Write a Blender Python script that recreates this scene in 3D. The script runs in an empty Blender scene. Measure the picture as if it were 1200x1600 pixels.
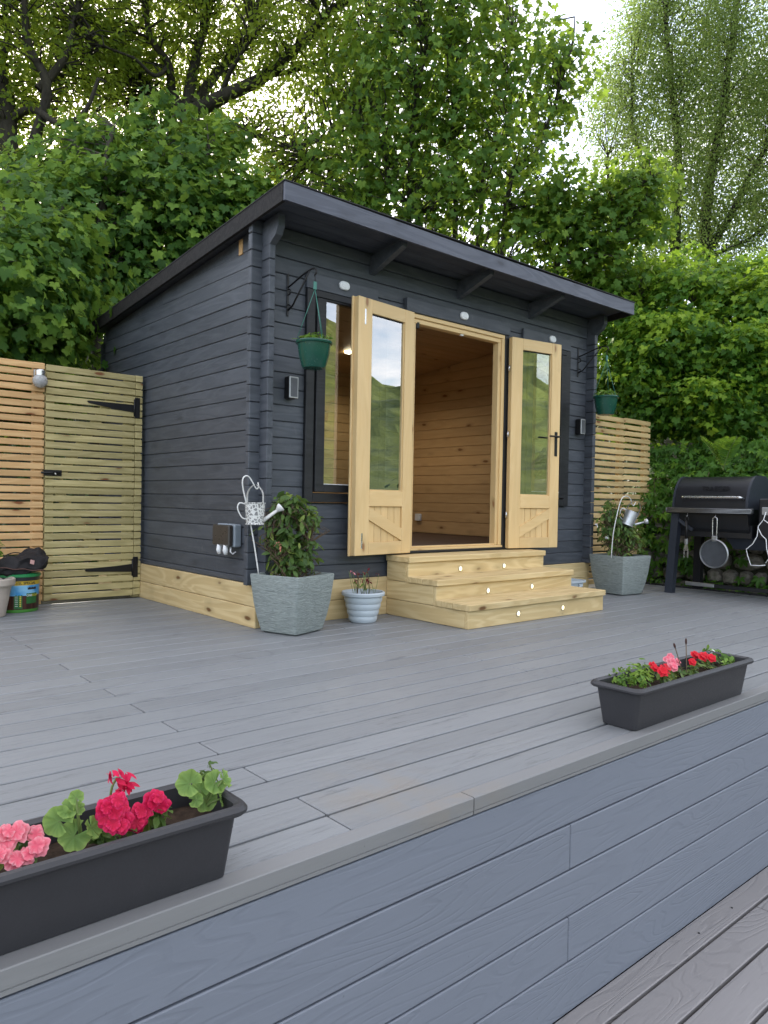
import bpy, bmesh, math, random
import numpy as np
from mathutils import Matrix, Vector, Euler, noise as mnoise
R = math.radians
random.seed(7); rng = np.random.default_rng(11)
scn = bpy.context.scene
col = scn.collection

# ------------------------------------------------------------------ camera
CAM = np.array([-2.422, -4.042, 0.82])
YAW, PIT, ROL, FPX = 0.710612, -0.0149904, 0.0181581, 1155.57
_f = np.array([math.sin(YAW)*math.cos(PIT), math.cos(YAW)*math.cos(PIT), math.sin(PIT)])
_r = np.array([math.cos(YAW), -math.sin(YAW), 0.0]); _u = np.cross(_r, _f)
_r, _u = math.cos(ROL)*_r+math.sin(ROL)*_u, -math.sin(ROL)*_r+math.cos(ROL)*_u
cd = bpy.data.cameras.new('camera'); cam = bpy.data.objects.new('camera', cd); col.objects.link(cam)
cam.matrix_world = Matrix(((_r[0], _u[0], -_f[0], CAM[0]), (_r[1], _u[1], -_f[1], CAM[1]), (_r[2], _u[2], -_f[2], CAM[2]), (0, 0, 0, 1)))
cd.sensor_fit = 'VERTICAL'; cd.sensor_height = 24; cd.sensor_width = 18; cd.lens = FPX/1600*24
cd.clip_start = 0.05; cd.clip_end = 3000
scn.camera = cam
def ray(px, py): return _f+(px-600)/FPX*_r-(py-800)/FPX*_u
def at(px, py, d): return Vector(CAM+ray(px, py)*d)          # a point seen there, d metres ahead
def ony(px, py, Y): q = ray(px, py); return Vector(CAM+q*((Y-CAM[1])/q[1]))
def onx(px, py, X): q = ray(px, py); return Vector(CAM+q*((X-CAM[0])/q[0]))

# ------------------------------------------------------------------ light
SUN_DIR = Vector((0.30, 0.86, 0.46)).normalized()           # towards the sun, low behind the trees
w = bpy.data.worlds.new('World'); scn.world = w; w.use_nodes = True
nt = w.node_tree; nt.nodes.clear()
sky = nt.nodes.new('ShaderNodeTexSky'); sky.sky_type = 'NISHITA'; sky.sun_disc = False
sky.sun_elevation = math.asin(SUN_DIR.z); sky.sun_rotation = math.atan2(SUN_DIR.x, SUN_DIR.y)
sky.air_density = 1.0; sky.dust_density = 1.5; sky.ozone_density = 1.5
tc = nt.nodes.new('ShaderNodeTexCoord'); mp = nt.nodes.new('ShaderNodeMapping'); mp.inputs['Scale'].default_value = (1, 1, 2.6)
no = nt.nodes.new('ShaderNodeTexNoise'); no.inputs['Scale'].default_value = 3.2; no.inputs['Detail'].default_value = 7; no.inputs['Roughness'].default_value = .6; no.inputs['Distortion'].default_value = .3
rp = nt.nodes.new('ShaderNodeMapRange'); rp.inputs[1].default_value = .42; rp.inputs[2].default_value = .70; rp.inputs[3].default_value = .16; rp.inputs[4].default_value = .92
mx = nt.nodes.new('ShaderNodeMix'); mx.data_type = 'RGBA'; mx.inputs[7].default_value = (7.9, 7.35, 7.0, 1)
bg = nt.nodes.new('ShaderNodeBackground'); bg.inputs[1].default_value = 0.14; ow = nt.nodes.new('ShaderNodeOutputWorld')
L = nt.links.new
L(tc.outputs['Generated'], mp.inputs[0]); L(mp.outputs[0], no.inputs['Vector']); L(no.outputs[0], rp.inputs[0]); L(rp.outputs[0], mx.inputs[0])
L(sky.outputs[0], mx.inputs[6]); L(mx.outputs[2], bg.inputs[0]); L(bg.outputs[0], ow.inputs[0])
sl = bpy.data.lights.new('sun', 'SUN'); sl.energy = 2.4; sl.angle = R(12); sl.color = (1, .9, .74)
so = bpy.data.objects.new('sun', sl); col.objects.link(so); so.rotation_euler = SUN_DIR.to_track_quat('Z', 'Y').to_euler(); so.location = (0, 20, 20)
scn.view_settings.view_transform = 'Standard'; scn.view_settings.look = 'None'; scn.view_settings.gamma = 1
scn.view_settings.exposure = 1.68
scn.render.engine = 'CYCLES'; scn.cycles.use_denoising = True
scn.cycles.max_bounces = 7; scn.cycles.diffuse_bounces = 3; scn.cycles.transparent_max_bounces = 16; scn.cycles.sample_clamp_indirect = 6
scn.cycles.caustics_reflective = False; scn.cycles.caustics_refractive = False

# ------------------------------------------------------------------ materials
class NT:
    def __init__(s, name):
        s.m = bpy.data.materials.new(name); s.m.use_nodes = True; s.t = s.m.node_tree
        s.b = s.t.nodes['Principled BSDF']; s.o = s.t.nodes['Material Output']
    def n(s, kind, **kw):
        q = s.t.nodes.new('ShaderNode'+kind)
        for k, v in kw.items():
            if k.startswith('i'):
                key = int(k[1:]) if k[1:].isdigit() else k[1:]
                q.inputs[key].default_value = v
            else: setattr(q, k, v)
        return q
    def l(s, a, b): s.t.links.new(a, b)
    def math(s, op, a, b=None, clamp=False):
        q = s.n('Math', operation=op); q.use_clamp = clamp
        for i, v in ((0, a), (1, b)):
            if v is None: continue
            if isinstance(v, (int, float)): q.inputs[i].default_value = v
            else: s.l(v, q.inputs[i])
        return q.outputs[0]
    def mix(s, fac, a, b, mode='MIX'):
        q = s.n('Mix', data_type='RGBA', blend_type=mode)
        for i, v in ((0, fac), (6, a), (7, b)):
            if isinstance(v, (int, float)): q.inputs[i].default_value = v
            elif isinstance(v, tuple): q.inputs[i].default_value = (*v, 1)
            else: s.l(v, q.inputs[i])
        return q.outputs[2]
    def rng(s, v, a, b, c=0., d=1.):
        q = s.n('MapRange'); s.l(v, q.inputs[0])
        for i, x in enumerate((a, b, c, d)): q.inputs[i+1].default_value = x
        return q.outputs[0]
    def coord(s, scale=(1, 1, 1), rand=True, kind='Object'):
        t = s.n('TexCoord').outputs[kind]
        if rand:
            oi = s.n('ObjectInfo'); a = s.n('Vector' + 'Math', operation='SCALE'); a.inputs[0].default_value = (37., 91., 53.); s.l(oi.outputs['Random'], a.inputs['Scale'])
            b = s.n('VectorMath', operation='ADD'); s.l(t, b.inputs[0]); s.l(a.outputs[0], b.inputs[1]); t = b.outputs[0]
        m = s.n('VectorMath', operation='MULTIPLY'); s.l(t, m.inputs[0]); m.inputs[1].default_value = scale
        return m.outputs[0]
    def noise(s, v, scale=1., detail=3., rough=.5, dist=0.):
        q = s.n('TexNoise', iScale=scale, iDetail=detail, iRoughness=rough, iDistortion=dist); s.l(v, q.inputs['Vector']); return q.outputs[0]
    def bump(s, h, strength=.3, dist=.01):
        q = s.n('Bump', iStrength=strength, iDistance=dist); s.l(h, q.inputs['Height']); s.l(q.outputs[0], s.b.inputs['Normal'])
    def base(s, v):
        if isinstance(v, tuple): s.b.inputs['Base Color'].default_value = (*v, 1)
        else: s.l(v, s.b.inputs['Base Color'])
    def rough(s, v):
        if isinstance(v, (int, float)): s.b.inputs['Roughness'].default_value = v
        else: s.l(v, s.b.inputs['Roughness'])

def plain(name, c, rough=.5, metal=0., spec=.5, var=.12, scale=9.):
    q = NT(name); v = q.coord((1, 1, 1)); n = q.noise(v, scale, 5, .6)
    q.base(q.mix(q.rng(n, .3, .7), tuple(x*(1-var) for x in c), tuple(min(1, x*(1+var)) for x in c)))
    n2 = q.noise(v, scale*6, 3); q.rough(q.rng(n2, .3, .7, rough*.88, min(1, rough*1.12)))
    q.b.inputs['Metallic'].default_value = metal; q.b.inputs['Specular IOR Level'].default_value = spec
    q.bump(n2, .06, .003); return q.m

def wood(name, a, b, knot=(.16, .07, .03), kn=.5, rough=.6, grain=1., tone=.16, spec=.3, streak=None, scuff=None):
    """timber, long axis = local X"""
    q = NT(name)
    big = q.noise(q.coord((.9, 7, 7)), 1, 3, .5, .6)
    rings = q.math('SINE', q.math('MULTIPLY', big, 46.))
    fine = q.noise(q.coord((4, 130, 130)), 1, 2)
    g = q.math('ADD', q.math('MULTIPLY', q.rng(rings, -.6, 1), .55*grain), q.math('MULTIPLY', fine, .45))
    c = q.mix(q.rng(g, .1, .95), a, b)
    oi = q.n('ObjectInfo').outputs['Random']
    hs = q.n('HueSaturation'); q.l(c, hs.inputs['Color']); q.l(q.rng(oi, 0, 1, 1-tone, 1+tone), hs.inputs['Value'])
    c = hs.outputs[0]
    blot = q.noise(q.coord((1.3, 4, 4)), 1.2, 3); c = q.mix(q.rng(blot, .45, .75, 0, .35), c, tuple(x*.62 for x in a))
    if kn > 0:
        vo = q.n('TexVoronoi', feature='F1'); vo.inputs['Scale'].default_value = 1; 
        kv = q.n('VectorMath', operation='ADD'); q.l(q.coord((4.2, 11, 11)), kv.inputs[0]); nz = q.n('TexNoise', iScale=14.); q.l(q.coord((1, 2, 2)), nz.inputs['Vector'])
        sc_ = q.n('VectorMath', operation='SCALE'); q.l(nz.outputs[1], sc_.inputs[0]); sc_.inputs['Scale'].default_value = .16; q.l(sc_.outputs[0], kv.inputs[1])
        q.l(kv.outputs[0], vo.inputs['Vector'])
        sep = q.n('SeparateColor'); q.l(vo.outputs['Color'], sep.inputs[0])
        pick = q.math('GREATER_THAN', sep.outputs[0], 1-kn)
        core = q.math('MULTIPLY', q.rng(vo.outputs['Distance'], .10, .19, 1, 0), pick)
        halo = q.math('MULTIPLY', q.rng(vo.outputs['Distance'], .16, .42, .45, 0), pick)
        c = q.mix(halo, c, tuple(x*.6 for x in a)); c = q.mix(core, c, knot)
    if streak: 
        st = q.noise(q.coord((2., 60, 60)), 1, 4, .7); c = q.mix(q.rng(st, .60, .72, 0, .55), c, streak)
    if scuff:
        sn = q.noise(q.coord((42, 42, 9)), 1, 3, .6, .5); ss = q.noise(q.coord((2.2, 3, 3)), 1, 3); k = q.math('MULTIPLY', q.rng(sn, .62, .74, 0, .55), q.rng(ss, .45, .65)); c = q.mix(k, c, scuff)
        du = q.noise(q.coord((6, 22, 22)), 1, 5, .7); c = q.mix(q.rng(du, .52, .72, 0, .35), c, scuff)
    q.base(c); q.rough(q.rng(fine, .3, .7, rough*.85, min(1, rough*1.15))); q.b.inputs['Specular IOR Level'].default_value = spec
    q.bump(g, .22, .004); return q.m

def composite(name, a, line, rough=.55, emboss=.5, K=16., stain=None, tone=.07, blotch=.12, streaks=0., lw=.35, rings=()):
    q = NT(name); v = q.coord((.75, 5.5, 5.5))
    n = q.noise(v, 1, 2, .45, .35)
    wob = q.noise(q.coord((7, 60, 60)), 1, 2)
    s_ = q.math('SINE', q.math('ADD', q.math('MULTIPLY', n, K*6.2832), q.math('MULTIPLY', wob, 2.2)))
    ln = q.rng(s_, .35, 1.)
    fine = q.noise(q.coord((9, 160, 160)), 1, 3)
    patch = q.noise(q.coord((2.2, 7, 7)), 1, 4, .6)
    ln = q.math('MULTIPLY', ln, q.rng(patch, .35, .65, .25, 1))
    c = q.mix(q.math('MULTIPLY', ln, lw), a, line)
    c = q.mix(q.rng(fine, .3, .75, 0, .25), c, tuple(x*.8 for x in a))
    hs = q.n('HueSaturation'); q.l(c, hs.inputs['Color']); q.l(q.rng(q.n('ObjectInfo').outputs['Random'], 0, 1, 1-tone, 1+tone), hs.inputs['Value']); c = hs.outputs[0]
    wv = q.coord((1, 1, 1), False); geo = q.n('NewGeometry').outputs['Position']
    big = q.noise(geo, 1.3, 5, .6); c = q.mix(q.rng(big, .35, .7, 0, blotch*2), c, tuple(x*.72 for x in a))
    if streaks:
        st = q.noise(q.coord((5, 46, 46)), 1, 5, .75, .4); sel = q.noise(q.coord((1.6, 3, 3)), 1, 2)
        k = q.math('MULTIPLY', q.rng(st, .56, .64), q.rng(sel, .42, .60)); c = q.mix(q.math('MULTIPLY', k, streaks), c, tuple(x*.55 for x in a))
    if stain:
        p2 = q.n('VectorMath', operation='DISTANCE'); q.l(geo, p2.inputs[0]); p2.inputs[1].default_value = stain
        nn = q.noise(geo, 7, 4, .6); k = q.math('MULTIPLY', q.rng(p2.outputs['Value'], .05, .26, 1, 0), q.rng(nn, .40, .56)); c = q.mix(q.math('MULTIPLY', k, .42), c, (.25, .21, .16))
    for rc, rr in rings:
        p3 = q.n('VectorMath', operation='DISTANCE'); q.l(geo, p3.inputs[0]); p3.inputs[1].default_value = (*rc, 0); dd = q.math('ABSOLUTE', q.math('SUBTRACT', p3.outputs['Value'], rr))
        c = q.mix(q.math('MULTIPLY', q.rng(dd, .004, .014, 1, 0), q.rng(q.noise(geo, 12, 2), .35, .6, .1, .5)), c, tuple(x*.5 for x in a))
    sp = q.noise(geo, 55, 2, .5); c = q.mix(q.rng(sp, .74, .8, 0, .5), c, tuple(x*.45 for x in a))
    q.base(c); q.rough(q.rng(big, .3, .7, rough*.85, rough*1.15)); q.b.inputs['Specular IOR Level'].default_value = .45
    h = q.math('ADD', q.math('MULTIPLY', ln, -1.), q.math('MULTIPLY', fine, .35)); q.bump(h, emboss, .003); return q.m

def leafmat(name, c0, c1, c2, transl=.35, rough=.45, tcol=None):
    q = NT(name); a = q.n('Attribute'); a.attribute_name = 'rnd'
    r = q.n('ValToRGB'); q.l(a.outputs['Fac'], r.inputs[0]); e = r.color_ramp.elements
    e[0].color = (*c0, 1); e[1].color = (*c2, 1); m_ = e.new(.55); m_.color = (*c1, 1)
    nz = q.noise(q.coord((1, 1, 1), False), 22, 3); c = q.mix(q.rng(nz, .3, .7, 0, .3), r.outputs[0], tuple(x*.6 for x in c1))
    q.base(c); q.rough(rough); q.b.inputs['Specular IOR Level'].default_value = .22
    t = q.n('BsdfTranslucent'); tc_ = q.mix(.5, c, tcol or tuple(min(1, x*1.8) for x in c2)); q.l(tc_, t.inputs[0])
    ms = q.n('MixShader'); ms.inputs[0].default_value = transl; q.l(q.b.outputs[0], ms.inputs[1]); q.l(t.outputs[0], ms.inputs[2]); q.l(ms.outputs[0], q.o.inputs[0]); return q.m

def bark(name, a, b):
    q = NT(name); v = q.coord((1, 1, .35), False); n = q.noise(v, 14, 6, .7, .6); q.base(q.mix(q.rng(n, .3, .7), a, b)); q.rough(.9); q.bump(n, .8, .03); return q.m

def glassmat(name, refl=.22):
    q = NT(name); q.t.nodes.remove(q.b)
    fr = q.n('Fresnel', iIOR=1.75); g = q.n('BsdfGlossy'); g.inputs['Roughness'].default_value = .0; g.inputs[0].default_value = (1, 1, 1, 1)
    t = q.n('BsdfTransparent'); t.inputs[0].default_value = (.90, .93, .92, 1)
    ms = q.n('MixShader'); bf = q.math('SUBTRACT', 1., q.n('NewGeometry').outputs['Backfacing']); q.l(q.math('MULTIPLY', q.math('ADD', q.math('MULTIPLY', fr.outputs[0], 1.5), refl, True), bf), ms.inputs[0]); q.l(t.outputs[0], ms.inputs[1]); q.l(g.outputs[0], ms.inputs[2]); q.l(ms.outputs[0], q.o.inputs[0]); return q.m

def emit(name, c, s):
    q = NT(name); q.base((.9, .85, .7)); q.b.inputs['Emission Color'].default_value = (*c, 1); q.b.inputs['Emission Strength'].default_value = s; q.rough(.3); return q.m

M = {}
M['char'] = wood('charcoal_paint', (.058, .066, .080), (.086, .095, .112), (.045, .05, .06), .3, .5, .8, .12, .4, None, (.125, .135, .15))
M['char_dk'] = wood('casing_paint', (.012, .013, .015), (.021, .022, .025), (.008, .008, .01), .15, .5, .8, .08, .4)
M['fascia_paint'] = wood('fascia_paint', (.080, .088, .116), (.110, .120, .152), (.05, .054, .07), .3, .5, 1., .05, .4)
M['barge_paint'] = wood('barge_paint', (.020, .019, .019), (.034, .031, .030), (.01, .01, .01), .2, .75, 1., .05, .2)
M['felt'] = plain('roof_felt', (.035, .035, .037), .95, scale=60)
M['door'] = wood('pine_door', (.72, .50, .235), (.79, .585, .305), (.34, .17, .07), .22, .45, .45, .05, .4)
M['step'] = wood('treated_steps', (.58, .43, .21), (.72, .57, .31), (.16, .08, .03), .45, .65, 1., .09)
M['gate'] = wood('treated_gate', (.42, .35, .155), (.57, .48, .24), (.19, .075, .03), .42, .7, .9, .14)
M['fence'] = wood('fence_larch', (.60, .36, .16), (.74, .49, .24), (.22, .08, .03), .3, .7, .8, .10)
M['fence_r'] = wood('fence_pale', (.56, .40, .18), (.70, .53, .27), (.2, .09, .03), .3, .7, .8, .16)
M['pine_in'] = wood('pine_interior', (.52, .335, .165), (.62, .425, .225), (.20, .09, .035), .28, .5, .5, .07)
M['deck'] = composite('deck_grey', (.226, .237, .246), (.15, .155, .165), .5, .35, 11, (-1.06, -2.46, 0), .08, .14, .85, .30, (((-.40, -.66), .10), ((-.02, -.56), .11)))
M['deck_trim'] = composite('deck_trim_grey', (.215, .218, .220), (.17, .172, .175), .6, .15, 7, (-.95, -2.60, 0), .03, .1, 0, .12)
M['clad'] = composite('cladding_bluegrey', (.194, .215, .257), (.144, .161, .197), .5, .28, 24, None, .04, .08, 0, .24)
M['deck_low'] = composite('lower_deck_grey', (.252, .242, .240), (.174, .167, .166), .5, .5, 22, None, .06, .1, 0, .35)
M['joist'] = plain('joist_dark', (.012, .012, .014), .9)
M['plastic'] = plain('trough_plastic', (.030, .030, .034), .48, 0, .5, .06, 30)
M['black'] = plain('black_metal', (.012, .012, .013), .42, .3, .5)
M['grillpaint'] = plain('grill_paint', (.020, .021, .025), .36, .35, .5, .08, 20)
M['grillleg'] = plain('grill_leg_paint', (.030, .036, .050), .5, .2, .5, .08, 20)
M['steel'] = plain('steel', (.62, .62, .63), .28, 1., .5)
M['dull'] = plain('dull_steel', (.38, .39, .40), .45, .9)
M['zinc'] = plain('zinc', (.55, .57, .60), .42, .8)
M['white'] = plain('white_enamel', (.70, .70, .68), .4, 0, .5, .08, 40)
M['whiteplas'] = plain('white_plastic', (.82, .83, .84), .4, 0, .5, .04)
M['potwhite'] = plain('pot_plastic', (.47, .53, .57), .4, 0, .4, .04)
M['potbeige'] = plain('pot_beige', (.50, .44, .38), .6)
M['green'] = plain('basket_green', (.008, .070, .048), .25, 0, .5, .1)
M['wiregreen'] = plain('wire_green', (.05, .19, .15), .5)
M['soil'] = plain('soil', (.035, .022, .014), .95, 0, .2, .5, 60)
M['carpet'] = plain('floor_brown', (.13, .088, .066), .9, 0, .2, .15, 80)
M['glass'] = glassmat('window_glass')
M['steplamp'] = emit('step_lamp', (1, .80, .38), .7)
M['downlamp'] = emit('down_lamp', (1, .87, .62), 10.)
M['rubber'] = plain('rubber', (.015, .015, .015), .8)
q = NT('planter_stone'); v = q.coord((16, 16, 105), False); n = q.noise(v, 1, 3, .55, 1.5); q.base(q.mix(q.rng(n, .3, .7), (.19, .22, .21), (.33, .37, .355))); q.rough(.75); q.bump(n, .7, .012); M['stoneplanter'] = q.m
q = NT('wall_stone'); v = q.coord((1, 1, 1)); n = q.noise(v, 5, 6, .65); n2 = q.noise(v, 2, 3); c = q.mix(q.rng(n, .3, .7), (.10, .085, .07), (.26, .235, .20)); c = q.mix(q.rng(n2, .5, .7, 0, .6), c, (.08, .10, .05)); q.base(c); q.rough(.9); q.bump(n, .6, .03); M['stone'] = q.m
q = NT('filigree'); v = q.coord((1, 1, 1), False)
vo = q.n('TexVoronoi', feature='DISTANCE_TO_EDGE'); vo.inputs['Scale'].default_value = 60; q.l(v, vo.inputs['Vector']); k = q.rng(vo.outputs['Distance'], .10, .16); vo2 = q.n('TexVoronoi'); vo2.inputs['Scale'].default_value = 60; q.l(v, vo2.inputs['Vector'])
k2 = q.math('MULTIPLY', k, q.rng(vo2.outputs['Distance'], .12, .2)); q.base(q.mix(k2, (.68, .68, .65), (.22, .22, .22))); q.rough(.4); M['filigree'] = q.m
q = NT('soil_bank'); v = q.coord((1, 1, 1), False); n = q.noise(v, 3, 8, .7); q.base(q.mix(q.rng(n, .3, .7), (.018, .016, .010), (.035, .045, .016))); q.rough(1.); q.bump(n, 1, .1); M['bank'] = q.m
q = NT('lawn'); v = q.coord((1, 1, 1), False); n = q.noise(v, 1.5, 8, .7); q.base(q.mix(q.rng(n, .3, .7), (.05, .075, .02), (.09, .12, .03))); q.rough(1.); M['lawn'] = q.m
q = NT('hill_forest'); v = q.coord((1, 1, 1), False); n = q.noise(v, .16, 6, .7); n2 = q.noise(v, .02, 3); c = q.mix(q.rng(n, .35, .65), (.018, .042, .012), (.13, .165, .035)); c = q.mix(q.rng(n2, .4, .6, 0, .5), c, (.07, .10, .02)); q.base(c); q.rough(1.); q.bump(n, .6, 2.); M['hill'] = q.m
M['bark'] = bark('oak_bark', (.012, .010, .007), (.05, .043, .03)); M['bark2'] = bark('maple_bark', (.03, .026, .02), (.075, .065, .05))
M['twig'] = plain('twig_brown', (.11, .075, .045), .8)
M['stem'] = plain('stem_green', (.16, .22, .06), .6)
M['l_syc'] = leafmat('sycamore_leaf', (.034, .096, .018), (.072, .175, .028), (.23, .37, .05), .46, .55, (.32, .46, .06))
M['l_oak'] = leafmat('oak_leaf', (.060, .115, .014), (.12, .195, .024), (.22, .31, .04), .62, .5, (.45, .56, .06))
M['l_map'] = leafmat('maple_leaf', (.044, .115, .020), (.090, .195, .030), (.21, .34, .05), .52, .55, (.40, .54, .06))
M['l_bir'] = leafmat('birch_leaf', (.085, .14, .034), (.13, .20, .050), (.22, .30, .08), .55, .5)
M['l_shr'] = leafmat('shrub_leaf', (.036, .105, .014), (.085, .200, .024), (.27, .40, .035), .42, .5)
M['l_cre'] = leafmat('creeper_leaf', (.035, .10, .014), (.07, .17, .022), (.16, .30, .03), .3, .45)
M['l_ivy'] = leafmat('ivy_leaf', (.018, .048, .012), (.036, .085, .020), (.07, .13, .028), .25, .4)
M['l_cam'] = leafmat('planter_shrub_leaf', (.050, .10, .028), (.095, .17, .042), (.25, .32, .07), .25, .35)
M['l_ger'] = leafmat('geranium_leaf', (.12, .22, .06), (.19, .31, .08), (.33, .46, .12), .25, .55)
M['l_bed'] = leafmat('bedding_leaf', (.07, .15, .025), (.13, .25, .035), (.25, .36, .06), .25, .5)
M['f_red'] = leafmat('petal_crimson', (.52, .004, .045), (.66, .010, .075), (.78, .04, .17), .15, .5)
M['f_pink'] = leafmat('petal_pink', (.80, .10, .17), (.85, .22, .28), (.88, .42, .46), .2, .5)
M['f_scar'] = leafmat('petal_scarlet', (.55, .004, .012), (.72, .010, .03), (.80, .04, .06), .15, .5)
M['f_white'] = leafmat('petal_white', (.6, .6, .6), (.7, .7, .7), (.8, .8, .8), .2, .5)
M['f_dark'] = leafmat('petal_withered', (.09, .008, .014), (.17, .012, .025), (.30, .03, .06), .1, .6)

# ------------------------------------------------------------------ object helpers
W = {}
def link(o, parent=None, mw=None):
    col.objects.link(o); mw = mw or Matrix.Identity(4)
    if parent is not None:
        o.parent = parent; o.matrix_basis = W[parent].inverted() @ mw
    else: o.matrix_basis = mw
    W[o] = mw; return o
def TR(loc=(0, 0, 0), rot=(0, 0, 0)): return Matrix.Translation(Vector(loc)) @ Euler(rot).to_matrix().to_4x4()
def tag(o, label, cat, group=None, kind=None):
    if label: o['label'] = label
    if cat: o['category'] = cat
    if group: o['group'] = group
    if kind: o['kind'] = kind
    return o
def thing(name, label, cat, loc=(0, 0, 0), rz=0., group=None):
    return tag(link(bpy.data.objects.new(name, None), None, TR(loc, (0, 0, rz))), label, cat, group)
def put(name, mesh, m, parent=None, loc=(0, 0, 0), rot=(0, 0, 0), mw=None, local=False):
    if mesh.materials: pass
    elif m is not None: mesh.materials.append(M[m] if isinstance(m, str) else m)
    x = mw or TR(loc, rot)
    if local: x = W[parent] @ x
    return link(bpy.data.objects.new(name, mesh), parent, x)
def from_bm(name, bm, smooth=False):
    me = bpy.data.meshes.new(name); bm.normal_update(); bm.to_mesh(me); bm.free()
    if smooth: me.polygons.foreach_set('use_smooth', [True]*len(me.polygons))
    return me
def smooth_angle(me, ang=40):
    me.polygons.foreach_set('use_smooth', [True]*len(me.polygons))
    bm = bmesh.new(); bm.from_mesh(me)
    for e in bm.edges: e.smooth = not (len(e.link_faces) == 2 and e.calc_face_angle(0) > R(ang))
    bm.to_mesh(me); bm.free(); return me
_boxc = {}
def box(lx, ly, lz, bev=.003, key=None):
    k = (round(lx, 4), round(ly, 4), round(lz, 4), bev, key)
    if k in _boxc: return _boxc[k]
    bm = bmesh.new(); bmesh.ops.create_cube(bm, size=1); bmesh.ops.scale(bm, vec=(lx, ly, lz), verts=bm.verts)
    if bev: bmesh.ops.bevel(bm, geom=bm.edges[:], offset=bev, segments=1, affect='EDGES', clamp_overlap=True)
    _boxc[k] = from_bm('box', bm); return _boxc[k]
def bar(name, a, b, wy, wz, m, parent, bev=.003, roll=0.):
    """box running from a to b (local X), wy wide, wz high"""
    a, b = Vector(a), Vector(b); d = b-a; L_ = d.length
    x = d.normalized(); up = Vector((0, 0, 1)) if abs(x.z) < .95 else Vector((0, 1, 0)); y = up.cross(x).normalized(); z = x.cross(y)
    mw = Matrix((x, y, z)).transposed().to_4x4(); mw.translation = (a+b)/2
    if roll: mw = mw @ Matrix.Rotation(roll, 4, 'X')
    return put(name, box(L_, wy, wz, bev, m), m, parent, mw=mw)
def tubes(bm, pts, rad, sides=8, cap=True):
    pts = [Vector(p) for p in pts]; n = len(pts); rings = []
    rad = rad if isinstance(rad, (list, tuple)) else [rad]*n
    t0 = (pts[1]-pts[0]).normalized(); ref = Vector((0, 0, 1)) if abs(t0.z) < .9 else Vector((1, 0, 0)); u = t0.cross(ref).normalized()
    for i, p in enumerate(pts):
        t = ((pts[min(i+1, n-1)]-pts[max(i-1, 0)])).normalized(); u = (u-t*u.dot(t)).normalized(); v = t.cross(u)
        rings.append([bm.verts.new(p+(u*math.cos(a)+v*math.sin(a))*rad[i]) for a in (2*math.pi*k/sides for k in range(sides))])
    for A, B in zip(rings, rings[1:]):
        for k in range(sides):
            bm.faces.new((A[k], A[(k+1) % sides], B[(k+1) % sides], B[k]))
    if cap: bm.faces.new(rings[0][::-1]); bm.faces.new(rings[-1])
def tube(name, pts, rad, m, parent, sides=8, mw=None):
    bm = bmesh.new(); tubes(bm, pts, rad, sides); return put(name, from_bm(name, bm, True), m, parent, mw=mw)
def lathe(prof, seg=40, ang=35, cap=True):
    bm = bmesh.new(); rings = []
    for r, z in prof:
        rings.append([bm.verts.new((r*math.cos(2*math.pi*k/seg), r*math.sin(2*math.pi*k/seg), z)) for k in range(seg)])
    for A, B in zip(rings, rings[1:]):
        for k in range(seg): bm.faces.new((A[k], A[(k+1) % seg], B[(k+1) % seg], B[k]))
    if cap: bm.faces.new(rings[0][::-1])
    if cap and prof[-1][0] > 1e-4: bm.faces.new(rings[-1])
    return smooth_angle(from_bm('lathe', bm), ang)
def loft(rings, capb=True, capt=True, ang=35):
    bm = bmesh.new(); rr = [[bm.verts.new(p) for p in r] for r in rings]; n = len(rr[0])
    for A, B in zip(rr, rr[1:]):
        for k in range(n): bm.faces.new((A[k], A[(k+1) % n], B[(k+1) % n], B[k]))
    if capb: bm.faces.new(rr[0][::-1])
    if capt: bm.faces.new(rr[-1])
    return smooth_angle(from_bm('loft', bm), ang)
def rrect(hx, hy, r, z, n=5):
    out = []
    for cx, cy, a0 in ((hx-r, hy-r, 0), (-hx+r, hy-r, 90), (-hx+r, -hy+r, 180), (hx-r, -hy+r, 270)):
        for k in range(n): a = R(a0+90*k/(n-1)); out.append((cx+r*math.cos(a), cy+r*math.sin(a), z))
    return out
def text_mesh(s, size, depth=.001, bold=0.):
    cu = bpy.data.curves.new('t', 'FONT'); cu.body = s; cu.size = size; cu.extrude = depth; cu.align_x = 'CENTER'; cu.align_y = 'CENTER'; cu.offset = bold; cu.resolution_u = 3
    o = bpy.data.objects.new('t', cu); col.objects.link(o); dg = bpy.context.evaluated_depsgraph_get()
    me = bpy.data.meshes.new_from_object(o.evaluated_get(dg)); bpy.data.objects.remove(o); me.materials.clear(); return me
def structure(o): o['kind'] = 'structure'; return o

# ------------------------------------------------------------------ ground, hillside, decks
def grid_mesh(name, xs, ys, fn):
    nx, ny = len(xs), len(ys); v = [(x, y, fn(x, y)) for y in ys for x in xs]
    f = [(j*nx+i, j*nx+i+1, (j+1)*nx+i+1, (j+1)*nx+i) for j in range(ny-1) for i in range(nx-1)]
    me = bpy.data.meshes.new(name); me.from_pydata(v, [], f); me.polygons.foreach_set('use_smooth', [True]*len(f)); return me
structure(put('ground', grid_mesh('ground', [-900, -30, 30, 900], [-900, -30, 30, 900], lambda x, y: -.95), 'lawn'))
def sstep(t): t = max(0., min(1., t)); return t*t*(3-2*t)
def hill_h(x, y):
    back = sstep((y-2.9)/8.5)*4.0 - .06 if y > 1.86 else -.9
    right = -.9+(1.62+sstep((x-5.05)/5)*2.2)*sstep((y+4.6)/1.6) if x > 5.05 else -.9
    left = -.06 if y > 1.86 else -.9
    h = max(back, right, left) + (.12*mnoise.noise((x*.9, y*.9, 0)) if max(back, right) > .3 else 0)
    return h
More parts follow.
